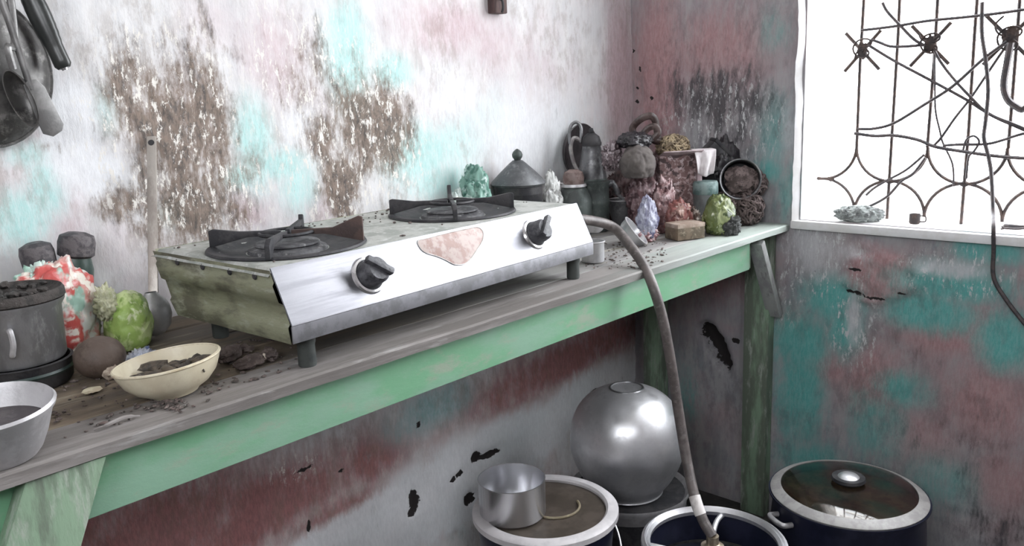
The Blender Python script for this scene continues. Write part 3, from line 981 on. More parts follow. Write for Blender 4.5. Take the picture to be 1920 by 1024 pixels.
MB().add(lathe([(.0235, zt + .026), (.018, zt + .031), (.008, zt + .033), (0, zt + .0335)], 28)).build('knob_cap', alu, ld)
for a in (2.6, 5.75):
    pts = [(rb * 1.02 * math.cos(a - .16), rb * 1.02 * math.sin(a - .16), zt - .045), (rb * 1.16 * math.cos(a - .12), rb * 1.16 * math.sin(a - .12), zt - .043), (rb * 1.16 * math.cos(a + .12), rb * 1.16 * math.sin(a + .12), zt - .043), (rb * 1.02 * math.cos(a + .16), rb * 1.02 * math.sin(a + .16), zt - .045)]
    MB().add(sweep(curve(pts, 6), .006, 10)).build('handle', alu_rim, pot)

# navy bucket with a pale rim, carrying a cup
c = CAMP + ray(1022, 950) * 1.80
r = 137 * mpp(c)
zt = c.z
bk = thing('bucket', 'navy bucket with a wide pale rim and dark lid under the counter', 'bucket', (c.x, c.y, 0))
MB().add(lathe([(0, 0), (r * .74, 0), (r * .78, .01), (r * .92, zt - .05), (r * .96, zt - .02), (r * .93, zt - .006), (r * .90, zt - .02), (r * .74, .03), (0, .02)], 56)).build('body', navy, bk)
MB().add(lathe([(r * .83, zt - .010), (r * .83, zt - .002), (r * .86, zt + .002), (r * .97, zt + .001), (r, zt - .003), (r * 1.0, zt - .014), (r * .97, zt - .016)], 64)).build('rim', mat('pale_plastic_rim', (.68, .65, .66), (.58, .56, .57), scale=20, rough=.45), bk)
bl = MB().add(lathe([(0, zt - .009), (r * .45, zt - .010), (r * .84, zt - .007)], 48)).build('lid', mat('dark_brown_lid', (.075, .062, .05), (.11, .09, .075), scale=14, rough=.35, bump=.1), bk)
cA, sA = .025, -.005
MB().add(sweep([(cA + .052 * math.cos(t), sA + .052 * math.sin(t), zt - .007) for t in [-2.9 + 2.4 * k / 20 for k in range(21)]], .0028, 8)).build('lid_ridge', mat('ochre_ring', (.36, .31, .2), (.25, .21, .14), scale=30, rough=.4), bl)
for a in (-2.75, -.25):
    e = Vector((math.cos(a), math.sin(a), 0))
    MB().add(box(.012, .030, .034, .003), T(e.x * r * .97, e.y * r * .97, zt - .055, 0, 0, a)).build('lug', sootpot, bk)
hpts = []
for k in range(15):
    a = -2.75 + 2.5 * k / 14
    hpts.append((math.cos(a) * r * 1.03, math.sin(a) * r * 1.03, zt - .045 - .075 * math.sin(PI * k / 14)))
MB().add(sweep(curve(hpts, 3), .0024, 6)).build('wire_handle', alu_rim, bk)
q = onp(962, 985, Vector((0, 0, zt + .003)), Vector((0, 0, 1)))
rc = 65 * mpp(q)
q = q + Vector((FW.x, FW.y, 0)).normalized() * rc * .95
hc = .076
cup = thing('steel_cup', 'straight-sided shiny steel cup standing on the bucket lid', 'cup', (q.x, q.y, zt - .004))
MB().add(lathe([(0, .0), (rc * .96, 0), (rc * .99, .004), (rc, hc), (rc * 1.012, hc + .001), (rc * .985, hc + .0015), (rc * .97, hc - .004), (rc * .955, .006), (0, .004)], 48)).build('wall', mat('polished_aluminium', (.80, .80, .82), (.70, .70, .73), scale=6, stretch=(1, 1, .3), rough=.27, metal=.9, bump=0), cup)

# inverted handi on a dark pot, under the counter
c = CAMP + ray(1180, 908) * 2.13
m1 = mpp(c)
zt = c.z
dp = thing('low_pot', 'dark cooking pot under the counter with an upturned handi on top', 'pot', (c.x, c.y, 0))
rp = 110 * m1
MB().add(lathe([(0, 0), (rp * .8, 0), (rp * .97, .03), (rp * 1.0, .10), (rp * .98, zt - .06), (rp * .93, zt - .03), (rp * .97, zt - .012)], 48)).build('body', sootpot, dp)
MB().add(lathe([(rp * .90, zt - .020), (rp * .96, zt - .008), (rp * 1.0, zt - .002), (rp * 1.01, zt - .010), (rp * .97, zt - .022), (rp * .95, zt - .040)], 56)).build('rim', alu_rim, dp)
MB().add(lathe([(0, zt - .014), (rp * .93, zt - .012)], 40)).build('lid', sootpot, dp)
R1 = 105 * m1
hd = thing('upturned_handi', 'big round aluminium handi turned upside down under the counter', 'pot', (c.x - .008, c.y, zt - .011))
hh = 182 * m1 / .90
prof = [(R1 * .60, .0), (R1 * .625, .002), (R1 * .615, .006), (R1 * .66, hh * .06), (R1 * .80, hh * .16), (R1 * .93, hh * .30), (R1 * .99, hh * .42), (R1, hh * .50), (R1 * .985, hh * .60), (R1 * .93, hh * .72), (R1 * .80, hh * .84), (R1 * .60, hh * .93), (R1 * .36, hh * .985), (R1 * .29, hh * .995), (R1 * .28, hh * 1.0), (R1 * .25, hh * .992), (R1 * .1, hh * .985), (0, hh * .984)]
sm_ = curve([(a, 0, b) for a, b in prof], 3)
MB().add(lathe([(max(p.x, 0) if i < len(sm_) - 1 else 0, p.z) for i, p in enumerate(sm_)], 56)).build('body', alu, hd, angle=180)
MB().add(sweep([(R1 * .285 * math.cos(a), R1 * .285 * math.sin(a), hh * .994) for a in [2 * PI * k / 36 for k in range(36)]], .0028, 8, True)).build('foot_ring', alu_dark, hd)

# ------------------------------------------------------------------ things at the near end of the counter
# aluminium basin cut by the picture's edge
c = onz(-14, 768, .055)
r = 109 * mpp(c)
t = thing('aluminium_basin', 'grey aluminium basin with dark liquid at the near end of the counter', 'basin', (c.x, c.y, H + .004), 0, None, (math.radians(5), math.radians(-3), 0))
MB().add(lathe([(0, 0), (r * .60, 0), (r * .68, .006), (r * .80, .022), (r * .93, .046), (r * .99, .051), (r * 1.01, .055), (r * .97, .058), (r * .91, .050), (r * .78, .024), (r * .64, .008), (0, .005)], 56)).build('bowl', alu_rim, t)
MB().add(lathe([(0, .033), (r * .835, .033)], 40)).build('liquid', mat('dark_dishwater', (.05, .04, .045), (.08, .07, .07), scale=12, rough=.15, bump=.05), t)

# big pot on a blackened pan
c = onz(46, 722)
m1 = mpp(c)
pan = thing('blackened_pan', 'low blackened pan under the tall aluminium pot', 'pan', (c.x, c.y, H + .001))
r0 = 86 * m1
MB().add(lathe([(0, 0), (r0 * .90, 0), (r0 * .98, .006), (r0 * 1.0, .030), (r0 * 1.03, .034), (r0 * .97, .035), (r0 * .93, .010), (0, .008)], 48)).build('body', sootpot, pan)
MB().add(lathe([(r0 * 1.0, .018), (r0 * 1.03, .021), (r0 * 1.0, .024)], 48)).build('band', mat('green_black_enamel', (.02, .04, .035), (.04, .06, .055), scale=20, rough=.4), pan)
pt = thing('aluminium_pot', 'tall dull aluminium pot with sooty lid at the near end', 'pot', (c.x, c.y, H + .036))
hp_ = .076
MB().add(lathe([(0, 0), (r0 * .88, 0), (r0 * .92, .004), (r0 * .95, hp_ - .008), (r0 * 1.03, hp_), (r0 * 1.04, hp_ + .004), (r0 * .97, hp_ + .003), (r0 * .92, hp_ - .02), (r0 * .88, .01), (0, .008)], 56)).build('body', mat('dull_pot_aluminium', (.34, .34, .35), (.24, .24, .245), (.48, .48, .49), scale=18, stretch=(1, 1, .4), rough=.36, metal=.55, bump=.15), pt)
MB().add(lathe([(r0 * 1.00, hp_ + .003), (r0 * 1.06, hp_ + .006), (r0 * 1.05, hp_ + .014), (r0 * 1.01, hp_ + .018), (r0 * .96, hp_ + .014), (r0 * .80, hp_ + .010), (r0 * .4, hp_ + .008), (0, hp_ + .009)], 56, .01, 4)).build('lid', blackish, pt)
lp = onz(38, 662, .07)
dv = (CAMP - c)
a0 = math.atan2(dv.y, dv.x) - .12
for k, (da, zz) in enumerate(((0, .036), (2.8, .036))):
    a = a0 + da
    e = Vector((math.cos(a), math.sin(a), 0))
    s_ = Vector((-e.y, e.x, 0))
    pts = [e * r0 * .945 + Vector((0, 0, zz + .016)), e * r0 * 1.03 + s_ * .002 + Vector((0, 0, zz + .016)), e * r0 * 1.05 + s_ * .003 + Vector((0, 0, zz)), e * r0 * 1.03 + Vector((0, 0, zz - .014)), e * r0 * .945 + Vector((0, 0, zz - .014))]
    MB().add(sweep(curve(pts, 5), .0035, 8)).build('handle', alu_rim, pt)
# lumps of burnt crust on the lid
cr = MB()
for k in range(26):
    a, q = R_.random() * 6.28, r0 * .85 * math.sqrt(R_.random())
    s_ = .005 + .008 * R_.random()
    cr.add(lump(s_ * 1.6, s_ * 1.2, s_ * .8, k, .4, 2, 2), T(q * math.cos(a), q * math.sin(a), hp_ + .008 + .010 * (q / r0) ** 2, 0, 0, a))
o = cr.build('burnt_crust', blackish, pt)
o['kind'] = 'stuff'

# black pan at the very edge behind the pot
c = onz(-22, 640)
t = thing('black_frying_pan', 'black pan standing on the counter behind the tall aluminium pot', 'pan', (c.x, c.y, H + .001))
m1 = mpp(c)
MB().add(lathe([(0, 0), (.040, 0), (.046, .01), (.049, .100), (.051, .105), (.046, .104), (.043, .015), (0, .01)], 40)).build('body', sootpot, t)
MB().add(sweep(curve([(.030, .036, .085), (.038, .05, .09), (.042, .052, .07)], 5), .005, 8)).build('handle', black_iron, t)

# plastic bags
def patch_mat(name, base, cols, rough=.3, bump=.5):
    n = NT(name)
    col = base
    for c_, sc, lo, seed in cols:
        mp = n.t.nodes.new('ShaderNodeMapping')
        mp.inputs['Location'].default_value = (seed, seed * 2, seed * 3)
        n.t.links.new(n.co, mp.inputs['Vector'])
        f_ = n.step(n.noise(sc, 4, .55, mp.outputs[0], .4), lo - .03, lo + .05)
        col = n.mix(f_, col, c_)
    n.set('Base Color', col)
    n.set('Roughness', rough)
    n.set('Subsurface Weight', .0)
    n.bump(n.noise(130, 4, .6), bump, .002)
    return n.m


bagm = patch_mat('printed_milk_bag', (.70, .72, .68), [((.60, .28, .25), 22, .50, 4.2), ((.55, .10, .09), 15, .50, 1.0), ((.30, .46, .38), 20, .60, 7.7), ((.80, .74, .66), 30, .56, 9.1)])
c = onz(124, 676)
m1 = mpp(c)
bag = thing('printed_plastic_bag', 'crumpled white and red printed plastic bag behind the pot', 'plastic bag', (c.x, c.y, H), .4)
MB().add(crumple(200 * m1, 100 * m1, 196 * m1, 5, .26, 1.6, .12, 5, .7), T()).build('bag_body', bagm, bag, angle=180)
MB().add(crumple(105 * m1, 60 * m1, 60 * m1, 8, .5, 2.4, .25, 5, .3), T(-18 * m1, 10 * m1, 132 * m1, 0, .2, 0)).build('bag_mouth', mat('green_white_plastic', (.60, .72, .66), (.35, .55, .45), (.75, .80, .77), scale=30, rough=.3), bag, angle=180)
# jars with dark caps standing behind it
dark_cap = mat('dark_screw_cap', (.05, .045, .05), (.13, .115, .12), scale=60, rough=.6, bump=.7)
bottle_g = mat('dark_green_bottle', (.035, .06, .05), (.06, .09, .08), scale=20, rough=.35)
for px, py, rp_, lab, tilt in ((70, 480, 29, 'jar with a lumpy brown-black cap behind the printed bag', (.0, -.10)), (140, 458, 31, 'dark green bottle with a black cap leaning by the printed bag', (.02, .16))):
    c = ony(px, py, -.045)
    m1 = mpp(c)
    rr = rp_ * m1
    hgt = c.z - H
    t = thing('capped_jar', lab, 'jar', (c.x - tilt[1] * hgt, -.045 - tilt[0] * hgt, H), 0, None, (tilt[0], tilt[1], 0))
    MB().add(lathe([(0, 0), (rr * .9, 0), (rr * 1.0, .006), (rr * 1.0, hgt - .035), (rr * .8, hgt - .016), (rr * .72, hgt - .004), (0, hgt - .004)], 32)).build('body', bottle_g, t)
    MB().add(lathe([(rr * .8, hgt - .018), (rr * 1.03, hgt - .014), (rr * 1.06, hgt + .006), (rr * .95, hgt + .016), (rr * .5, hgt + .021), (0, hgt + .020)], 32, .02, px)).build('cap', dark_cap, t)
green_bag_m = patch_mat('lime_polythene', (.35, .50, .14), [((.55, .66, .30), 28, .55, 2.0), ((.18, .30, .06), 22, .6, 5.0), ((.68, .74, .48), 50, .6, 8.3)], .28)
c = onz(247, 650)
m1 = mpp(c)
gb = thing('green_plastic_bag', 'stuffed lime green plastic bag between printed bag and ladle', 'plastic bag', (c.x, c.y, H), .9)
MB().add(crumple(116 * m1, 84 * m1, 108 * m1, 12, .13, 1.5, .05, 5, .62), T()).build('bag_body', green_bag_m, gb, angle=180)
MB().add(crumple(70 * m1, 45 * m1, 60 * m1, 14, .55, 2.6, .3, 5, .3), T(-26 * m1, 22 * m1, 72 * m1, 0, -.3, 0)).build('bag_mouth', mat('pale_yellow_polythene', (.58, .58, .40), (.42, .44, .26), (.70, .70, .58), scale=40, rough=.3), gb, angle=180)

c = onz(180, 716)
c = c + Vector((FW.x, FW.y, 0)).normalized() * .020
m1 = mpp(c)
t = thing('brown_coconut', 'round grey-brown coconut beside the cream bowl', 'coconut', (c.x, c.y, H))
s_ = 90 * m1
MB().add(lump(s_, s_ * .95, s_ * .86, 3, .05, 1.2, 4)).build('shell', mat('smooth_brown_husk', (.105, .075, .06), (.14, .105, .085), (.07, .05, .04), scale=30, rough=.55, bump=.25, bscale=150), t)
e = (onz(207, 702, .008) - c)
MB().add(lump(.022, .018, .026, 9, .5, 2.2, 3), T(e.x, e.y, .001)).build('husk_tuft', mat('pale_fibre', (.50, .42, .34), (.32, .25, .2), scale=70, rough=.9), t)

# cream enamel bowl with leftovers, tilted a little
c = onz(309, 752)
c = c + Vector((FW.x, FW.y, 0)).normalized() * .030
m1 = mpp(c)
r = 96 * m1
cream = mat('chipped_cream_enamel', (.72, .66, .50), (.64, .57, .42), (.40, .30, .18), scale=22, cover3=.70, rough=.35, bump=.1)
bw = thing('cream_bowl', 'cream enamel bowl with dark leftovers at the counter front', 'bowl', (c.x, c.y, H + .003), 0, None, (0, 0, 0))
ax = RT.copy()
fwd = Vector((FW.x, FW.y, 0)).normalized()
bw.rotation_euler = Matrix.Rotation(math.radians(-6), 3, fwd).to_euler()
MB().add(lathe([(0, 0), (r * .42, 0), (r * .45, -.003), (r * .50, .001), (r * .70, .008), (r * .86, .019), (r * .95, .031), (r * .99, .0385), (r, .041), (r * .97, .042), (r * .92, .034), (r * .82, .020), (r * .64, .009), (0, .006)], 56)).build('bowl', cream, bw)
MB().add(sweep([(r * .985 * math.cos(a), r * .985 * math.sin(a), .040) for a in [2 * PI * k / 48 for k in range(48)]], .0018, 6, True)).build('rim_edge', mat('tan_worn_rim', (.50, .42, .28), (.62, .56, .42), scale=30, rough=.5), bw)
lo_ = MB()
v, f = lathe([(0, .024), (r * .25, .026), (r * .5, .025), (r * .70, .022), (r * .82, .0205)], 44)
v = [(x, y, z + .010 * NZ.noise(Vector((x * 55, y * 55, 1))) * (1 if math.hypot(x, y) < r * .75 else .2)) for x, y, z in v]
lo_.add((v, f))
for k in range(30):
    a, q = R_.random() * 6.28, r * .68 * math.sqrt(R_.random())
    s_ = .007 + .009 * R_.random()
    lo_.add(lump(s_ * 2.4, s_, s_ * .9, k, .4, 1.6, 2), T(q * math.cos(a), q * math.sin(a), .022, 0, 0, R_.random() * 6))
o = lo_.build('leftovers', mat('dark_fried_leftovers', (.04, .032, .025), (.11, .085, .06), (.30, .27, .22), scale=60, cover3=.68, rough=.55, bump=.6), bw)
o['kind'] = 'stuff'

c = onz(262, 684)
t = tag(MB().add(crumple(.085, .045, .022, 21, .5, 2.6, .3, 5, .5)).build('foil_wrapper', patch_mat('blue_white_wrapper', (.50, .53, .62), [((.12, .15, .30), 30, .52, 3), ((.75, .77, .82), 45, .6, 5)]), loc=(c.x, c.y, H), angle=180), 'crumpled blue and white wrapper behind the cream bowl', 'wrapper')
t.rotation_euler.z = .9
root_m = mat('dried_brown_root', (.075, .055, .05), (.12, .09, .08), (.18, .15, .13), scale=50, rough=.85, bump=.6)
for px, py, L, w, a, s, lab in ((432, 678, .052, .026, .6, 1, 'fat dark brown root nearest the cream bowl'), (470, 690, .048, .021, .1, 2, 'brown root with a pale cut end by the stove foot'), (506, 676, .036, .022, 1.2, 3, 'short brown root lying behind the stove foot'), (455, 664, .034, .016, -.4, 4, 'thin dark root lying under the stove edge')):
    c = onz(px, py)
    t = thing('dried_root', lab, 'root', (c.x, c.y, H), a, 'roots beside the stove')
    MB().add(lump(L, w, w * .85, s, .35, 1.9, 4)).build('flesh', root_m, t)
    if s == 2:
        MB().add(lump(.008, w * .6, w * .55, 5, .2, 2, 2), T(L * .47, 0, w * .16)).build('cut_end', mat('pale_cut_root', (.55, .48, .40), (.42, .35, .28), scale=60, rough=.8), t)
tag(MB().add(sweep(curve([onz(176, 806, .002), onz(200, 797, .005), onz(232, 783, .006), onz(262, 780, .002)], 5), [.0014] * 5 + [.0024] * 8 + [.0012] * 3, 6)).build('wood_splinter', wood_grey), 'long grey splinter lifting off the counter near the basin', 'splinter')
c = onz(172, 736)
tag(MB().add(lump(.026, .018, .006, 7, .3, 2, 3)).build('vegetable_peel', mat('pale_peel', (.62, .57, .42), (.5, .42, .3), scale=60, rough=.6), loc=(c.x, c.y, H)), 'pale flat scrap of peel in front of the coconut', 'peel')

# ladle leaning on the back wall
t_top, t_bot = ony(284, 256, -.008), onz(288, 592, .036)
ladle = thing('steel_ladle', 'long-handled steel ladle leaning on the back wall left of stove', 'ladle', (t_bot.x, t_bot.y, t_bot.z))
dr = t_top - t_bot
Ml = dr.to_track_quat('Z', 'Y').to_matrix().to_4x4()
m1 = mpp(t_bot)
rl = 35 * m1
L = dr.length
MB().add(lathe([(0, -rl * 1.0), (rl * .5, -rl * .87), (rl * .85, -rl * .53), (rl, .0), (rl * .93, rl * .42), (rl * .72, rl * .75), (rl * .42, rl * .98), (.009, rl * 1.12)], 36), T(s=(1, .62, 1.15))).build('bowl', mat('grey_ladle_steel', (.48, .48, .48), (.36, .36, .36), scale=20, rough=.32, metal=.6), ladle)
bar = MB().add(box(.0150, .0045, L - rl * .9, .0016), Ml @ T(0, 0, rl * .9)).build('handle', mat('tarnished_steel_bar', (.50, .46, .42), (.34, .30, .27), scale=20, stretch=(1, 1, .2), rough=.4, metal=.4), ladle)
MB().add(lathe([(0, -.003), (.005, -.003), (.005, .003), (0, .003)], 12), Ml @ T(0, 0, L - .012, PI / 2)).build('hanging_hole', sootpot, ladle)

# crumbs and scraps on the counter
crumb_m = mat('dark_crumbs', (.06, .05, .045), (.16, .12, .11), (.40, .36, .32), scale=120, cover3=.62, rough=.9, bump=0)
cb = MB()
for k in range(420):
    if k < 250:
        px, py = R_.uniform(100, 560), 0
        py = R_.uniform(700 - .28 * (px - 160), 850 - .32 * (px - 60))
        py = max(py, 640)
    else:
        px = R_.uniform(1090, 1250)
        py = R_.uniform(455, 505)
    c = onz(px, py)
    if c.y > -.01 or c.y < -Dp + .01 or c.x > -.02:
        continue
    s_ = R_.choice((.0025, .003, .004, .006))
    cb.add(lump(s_ * R_.uniform(1, 2.2), s_, s_ * .6, k % 17, .4, 2, 1), T(c.x, c.y, H, 0, 0, R_.random() * 6))
for k in range(60):
    px, py = R_.gauss(318, 22), R_.gauss(760, 6)
    c = onz(px, py)
    if c.y < -Dp + .01:
        continue
    cb.add(lump(.009, .004, .003, k % 17, .4, 2, 1), T(c.x, c.y, H, 0, 0, R_.random() * 6))
o = cb.build('crumbs', crumb_m)
o['kind'] = 'stuff'
tag(o, 'dark crumbs and scraps strewn over the counter', 'crumbs')
cb = MB()
for k in range(150):
    x, y = R_.uniform(.02, SL - .02), R_.uniform(.22, SD - .01) if k % 3 else R_.uniform(.06, SD - .01)
    if any(math.hypot(x - a, y - b) < .125 for a, b in BUR):
        continue
    s_ = R_.choice((.003, .004, .006))
    cb.add(lump(s_ * R_.uniform(1, 2), s_, s_ * .6, k % 13, .4, 2, 1), T(x, y, ZA, 0, 0, R_.random() * 6))
o = cb.build('food_scraps', crumb_m, stove)
o['kind'] = 'stuff'

# ------------------------------------------------------------------ utensils hanging on the back wall (top of the picture)
def hang(px, py, y=-.02):
    return ony(px, py, y)


rack_m = mat('dark_worn_steel', (.16, .155, .15), (.09, .088, .085), (.30, .29, .28), scale=18, rough=.4, metal=.6, bump=.2)
grey_st = mat('grey_blade_steel', (.25, .245, .24), (.16, .157, .155), scale=20, rough=.42, metal=.6, bump=.15)
# rail with hooks, above the picture's edge
ra = hang(-120, -60, -.012)
rail = thing('utensil_rail', 'steel rail fixed to the wall above, utensils hang from it', 'rail', (ra.x, ra.y, ra.z))
rz_ = ra.z
MB().add(box(.34, .008, .022, .002), T(.15, .006, -.011)).build('bar', rack_m, rail)
# wok-like pan hanging flat against the wall
c = hang(30, 118, -.012)
m1 = mpp(c)
t = thing('hanging_wok', 'dark steel wok hanging on the wall at top left', 'wok', (c.x, c.y, c.z))
w_ = MB()
v, f = [], []
outl = [(-95, -118), (62, -118), (66, -60), (72, 40), (80, 100), (66, 128), (20, 152), (-40, 160), (-95, 150)]
# shallow dish: outline swollen towards the viewer
N = 44
for jr in range(9):
    q = jr / 8
    for k in range(N):
        a = 2 * PI * k / N
        rx, rz2 = 86 * m1 * 1.35, 138 * m1
        v.append((rx * q * math.cos(a) - .045, -.030 * math.sqrt(max(0, 1 - q ** 2.2)), rz2 * q * math.sin(a) - 14 * m1))
for jr in range(8):
    for k in range(N):
        l = (k + 1) % N
        f.append((jr * N + k, jr * N + l, (jr + 1) * N + l, (jr + 1) * N + k))
MB().add((v, f)).build('pan', rack_m, t)
MB().add(sweep([(86 * m1 * 1.35 * math.cos(2 * PI * k / N) - .045, 0, 138 * m1 * math.sin(2 * PI * k / N) - 14 * m1) for k in range(N)], .0028, 6, True)).build('rim', rack_m, t)
# ladle: stem and deep dark bowl
c = hang(39, 184, -.060)
m1 = mpp(c)
t = thing('hanging_ladle', 'steel ladle with a dark hollow bowl hanging in front of the wok', 'ladle', (c.x, c.y, c.z))
top = hang(14, -50, -.052) - c
v, f = lathe([(0, -.030), (.012, -.027), (.022, -.016), (.0265, 0), (.0275, .001), (.0255, .001), (.020, -.014), (.011, -.024), (0, -.0265)], 32)
q = (CAMP - c).normalized()
Mo = Matrix.Rotation(-.30, 4, 'Y') @ Vector((q.x - .55, q.y, .0)).normalized().to_track_quat('Z', 'Y').to_matrix().to_4x4() @ T(0, 0, 0, 0, 0, 0, (.62, 1.55, .8))
MB().add((v, f), Mo).build('bowl', rack_m, t)
pts = [Vector((-.004, .000, .040)), Vector((-.007, -.002, .07)), top * .45, top]
MB().add(sweep(curve(pts, 6), .0055, 8, flat=.7)).build('stem', grey_st, t)
# turner with a flat blade
c = hang(85, 205, -.064)
m1 = mpp(c)
t = thing('hanging_turner', 'flat grey metal turner hanging beside the dark-bowled ladle', 'turner', (c.x, c.y, c.z))
S_ = lambda px, py: ((px - 85) * m1 * 1.06, (205 - py) * m1)
bl = [S_(56, 160), S_(64, 152), S_(78, 150), S_(90, 164), S_(112, 234), S_(108, 246), S_(92, 256), S_(76, 250), S_(68, 220)]
MB().add(prism(bl, .003, bev=.0008)).build('blade', grey_st, t)
a, b = S_(68, 156), S_(34, -55)
MB().add(sweep([(a[0], .002, a[1] - .01), ((a[0] + b[0]) / 2, .004, (a[1] + b[1]) / 2), (b[0], .008, b[1])], .0052, 8, flat=.5)).build('stem', grey_st, t)
# black handle of a pan that hangs higher up
c = hang(92, 78, -.055)
m1 = mpp(c)
t = thing('hanging_pan_handle', 'thick black plastic pan handle pointing down at top left', 'pan handle', (c.x, c.y, c.z))
a = hang(40, -45, -.03) - c
b = hang(121, 128, -.055) - c
ln = [a + (b - a) * k / 12 for k in range(13)]
rad = [.0125 + .004 * math.sin(PI * min(1, k / 9)) for k in range(12)] + [.009]
hd_ = MB().add(sweep(curve(ln, 2), [rad[min(12, k // 2)] for k in range(25)], 16, flat=.75)).build('grip', mat('glossy_black_plastic', (.022, .025, .024), (.04, .042, .04), scale=12, rough=.3, bump=.05), t)
MB().add(lathe([(0, .0035), (.004, .003), (.005, 0)], 12), Matrix.Translation(b) @ (b - a).to_track_quat('Z', 'Y').to_matrix().to_4x4()).build('end_rivet', ring_m, hd_)
# hook peg at the top, middle of the wall
c = ony(926, 8, -.002)
t = thing('wall_peg', 'small dark wooden peg on the back wall above the stove', 'peg', (c.x, c.y, c.z))
MB().add(box(.044, .022, .060, .003), T(0, -.011, -.022)).build('block', mat('dark_peg_wood', (.06, .035, .035), (.1, .06, .055), scale=30, stretch=(1, 1, .3), rough=.7), t)
MB().add(sweep(curve([(-.010, -.022, .01), (-.010, -.036, .004), (-.010, -.038, -.012), (-.010, -.034, -.022)], 5), .0028, 8)).build('hook', black_iron, t)

# ------------------------------------------------------------------ the heap at the far end of the counter
def base(px, py):
    return onz(px, py)


def bagthing(name, label, cat, px, py, w, d, h, m, seed, z=0.0, amp=.35, freq=2.2, fine=.18, rz=0.0, neck=0.0, at=None, flat=.62):
    """a crumpled bag whose underside sits at height z over the counter; w and h in pixels, d relative to w"""
    c = at or onz(px, py, z)
    k = mpp(c)
    o = MB().add(crumple(w * k, w * k * d, h * k, seed, amp, freq, fine, 5, flat, neck)).build(name, m, loc=(c.x, c.y, H + z), angle=180)
    o.rotation_euler.z = rz
    return tag(o, label, cat)


steel_grey = mat('tarnished_kettle_metal', (.17, .17, .175), (.10, .10, .105), (.25, .25, .255), scale=22, rough=.4, metal=.5, bump=.2)
dull_green = mat('sooty_green_tin', (.075, .092, .086), (.05, .056, .055), (.13, .15, .14), scale=20, rough=.5, metal=.3, bump=.2)
# green polythene stuffed between stove and wall
c = Vector((0, -.050, H))
q = ony(892, 400, -.050)
bagthing('green_polythene', 'crumpled sea-green polythene bag stuffed between stove and back wall', 'plastic bag', 0, 0, 78, .9, 168, patch_mat('sea_green_polythene', (.20, .36, .30), [((.06, .17, .13), 26, .52, 1.5), ((.50, .62, .58), 34, .57, 4.4), ((.06, .15, .12), 40, .62, 7)], .3), 41, 0, .26, 1.9, .14, .5, 0, Vector((q.x, -.050, H)))
q = ony(858, 400, -.045)
bagthing('pale_polythene', 'pale crumpled polythene behind the far burner', 'plastic bag', 0, 0, 50, .8, 130, mat('milky_polythene', (.52, .58, .55), (.36, .42, .40), (.68, .70, .68), scale=40, rough=.35), 43, 0, .26, 2.0, .14, .2, 0, Vector((q.x, -.045, H)))
# pot with a conical lid
q = ony(974, 400, -.066)
k = mpp(q)
zz = lambda py: ony(974, py, -.066).z - H
cone = thing('conical_lid_pot', 'dark pot with conical knobbed lid behind the stove', 'pot', (q.x, -.066, H + .001))
rc_ = 46 * k
MB().add(lathe([(0, 0), (rc_ * .85, 0), (rc_ * .95, .01), (rc_ * .97, zz(350)), (rc_ * 1.03, zz(346)), (rc_ * .98, zz(347)), (rc_ * .9, .015), (0, .01)], 40)).build('body', sootpot, cone)
cl = MB().add(lathe([(rc_ * 1.04, zz(348)), (rc_ * 1.12, zz(344)), (rc_ * 1.08, zz(340)), (rc_ * .70, zz(322)), (rc_ * .38, zz(308)), (rc_ * .20, zz(301)), (0, zz(300))], 40)).build('lid', mat('grey_tin_lid', (.15, .155, .16), (.10, .105, .11), (.21, .215, .22), scale=25, rough=.45, metal=.4, bump=.15), cone)
MB().add(lathe([(rc_ * .13, zz(304)), (rc_ * .14, zz(299)), (rc_ * .20, zz(295)), (rc_ * .215, zz(290)), (rc_ * .17, zz(285)), (rc_ * .08, zz(281)), (0, zz(279))], 28)).build('lid_knob', dull_green, cl)
# clear bag
q = ony(1036, 400, -.075)
clear = patch_mat('cloudy_clear_polythene', (.62, .63, .61), [((.25, .25, .24), 38, .55, 2), ((.82, .83, .82), 45, .56, 6)], .2)
bagthing('clear_plastic_bag', 'knotted cloudy white plastic bag between conical pot and kettle', 'plastic bag', 0, 0, 50, .9, 126, clear, 47, 0, .28, 2.0, .16, .3, .1, Vector((q.x, -.075, H)))
# dark pan hanging on the wall
q = ony(1083, 284, -.010)
k = mpp(q)
tv = thing('hung_griddle', 'round black griddle propped on the wall behind the kettle', 'griddle', (q.x, q.y, q.z), 0, None, (PI / 2, 0, 0))
rg = 52 * k
MB().add(lathe([(0, .006), (rg * .8, .008), (rg * .97, .016), (rg, .015), (rg * .9, .002), (rg * .7, .0), (0, 0)], 48)).build('plate', mat('black_griddle_iron', (.028, .024, .026), (.05, .042, .045), scale=22, rough=.5, bump=.25), tv)
# kettle
q = onz(1112, 432)
k = mpp(q)
KZ = lambda py: (432 - py) * k * .985
kt = thing('coffee_kettle', 'two-tier dark metal kettle with black lid standing in the corner heap', 'kettle', (q.x, q.y, H + .001))
r1, r2 = 31 * k, 24 * k
MB().add(lathe([(0, 0), (r1 * .96, 0), (r1, .004), (r1 * 1.0, KZ(382)), (r1 * 1.03, KZ(379)), (r1 * 1.0, KZ(376)), (r1 * .98, KZ(346)), (r1 * 1.05, KZ(342)), (r1 * 1.05, KZ(339)), (r1 * .88, KZ(336)), (r1 * .86, KZ(333))], 40)).build('lower_body', dull_green, kt)
MB().add(lathe([(r2 * 1.08, KZ(338)), (r2 * 1.12, KZ(332)), (r2 * .98, KZ(310)), (r2 * .78, KZ(284)), (r2 * .70, KZ(274)), (r2 * .74, KZ(271)), (r2 * .66, KZ(270))], 40)).build('upper_body', steel_grey, kt)
kl = MB().add(lathe([(r2 * .76, KZ(273)), (r2 * .78, KZ(268)), (r2 * .62, KZ(256)), (r2 * .3, KZ(250)), (0, KZ(249))], 32, .02, 2)).build('lid', sootpot, kt)
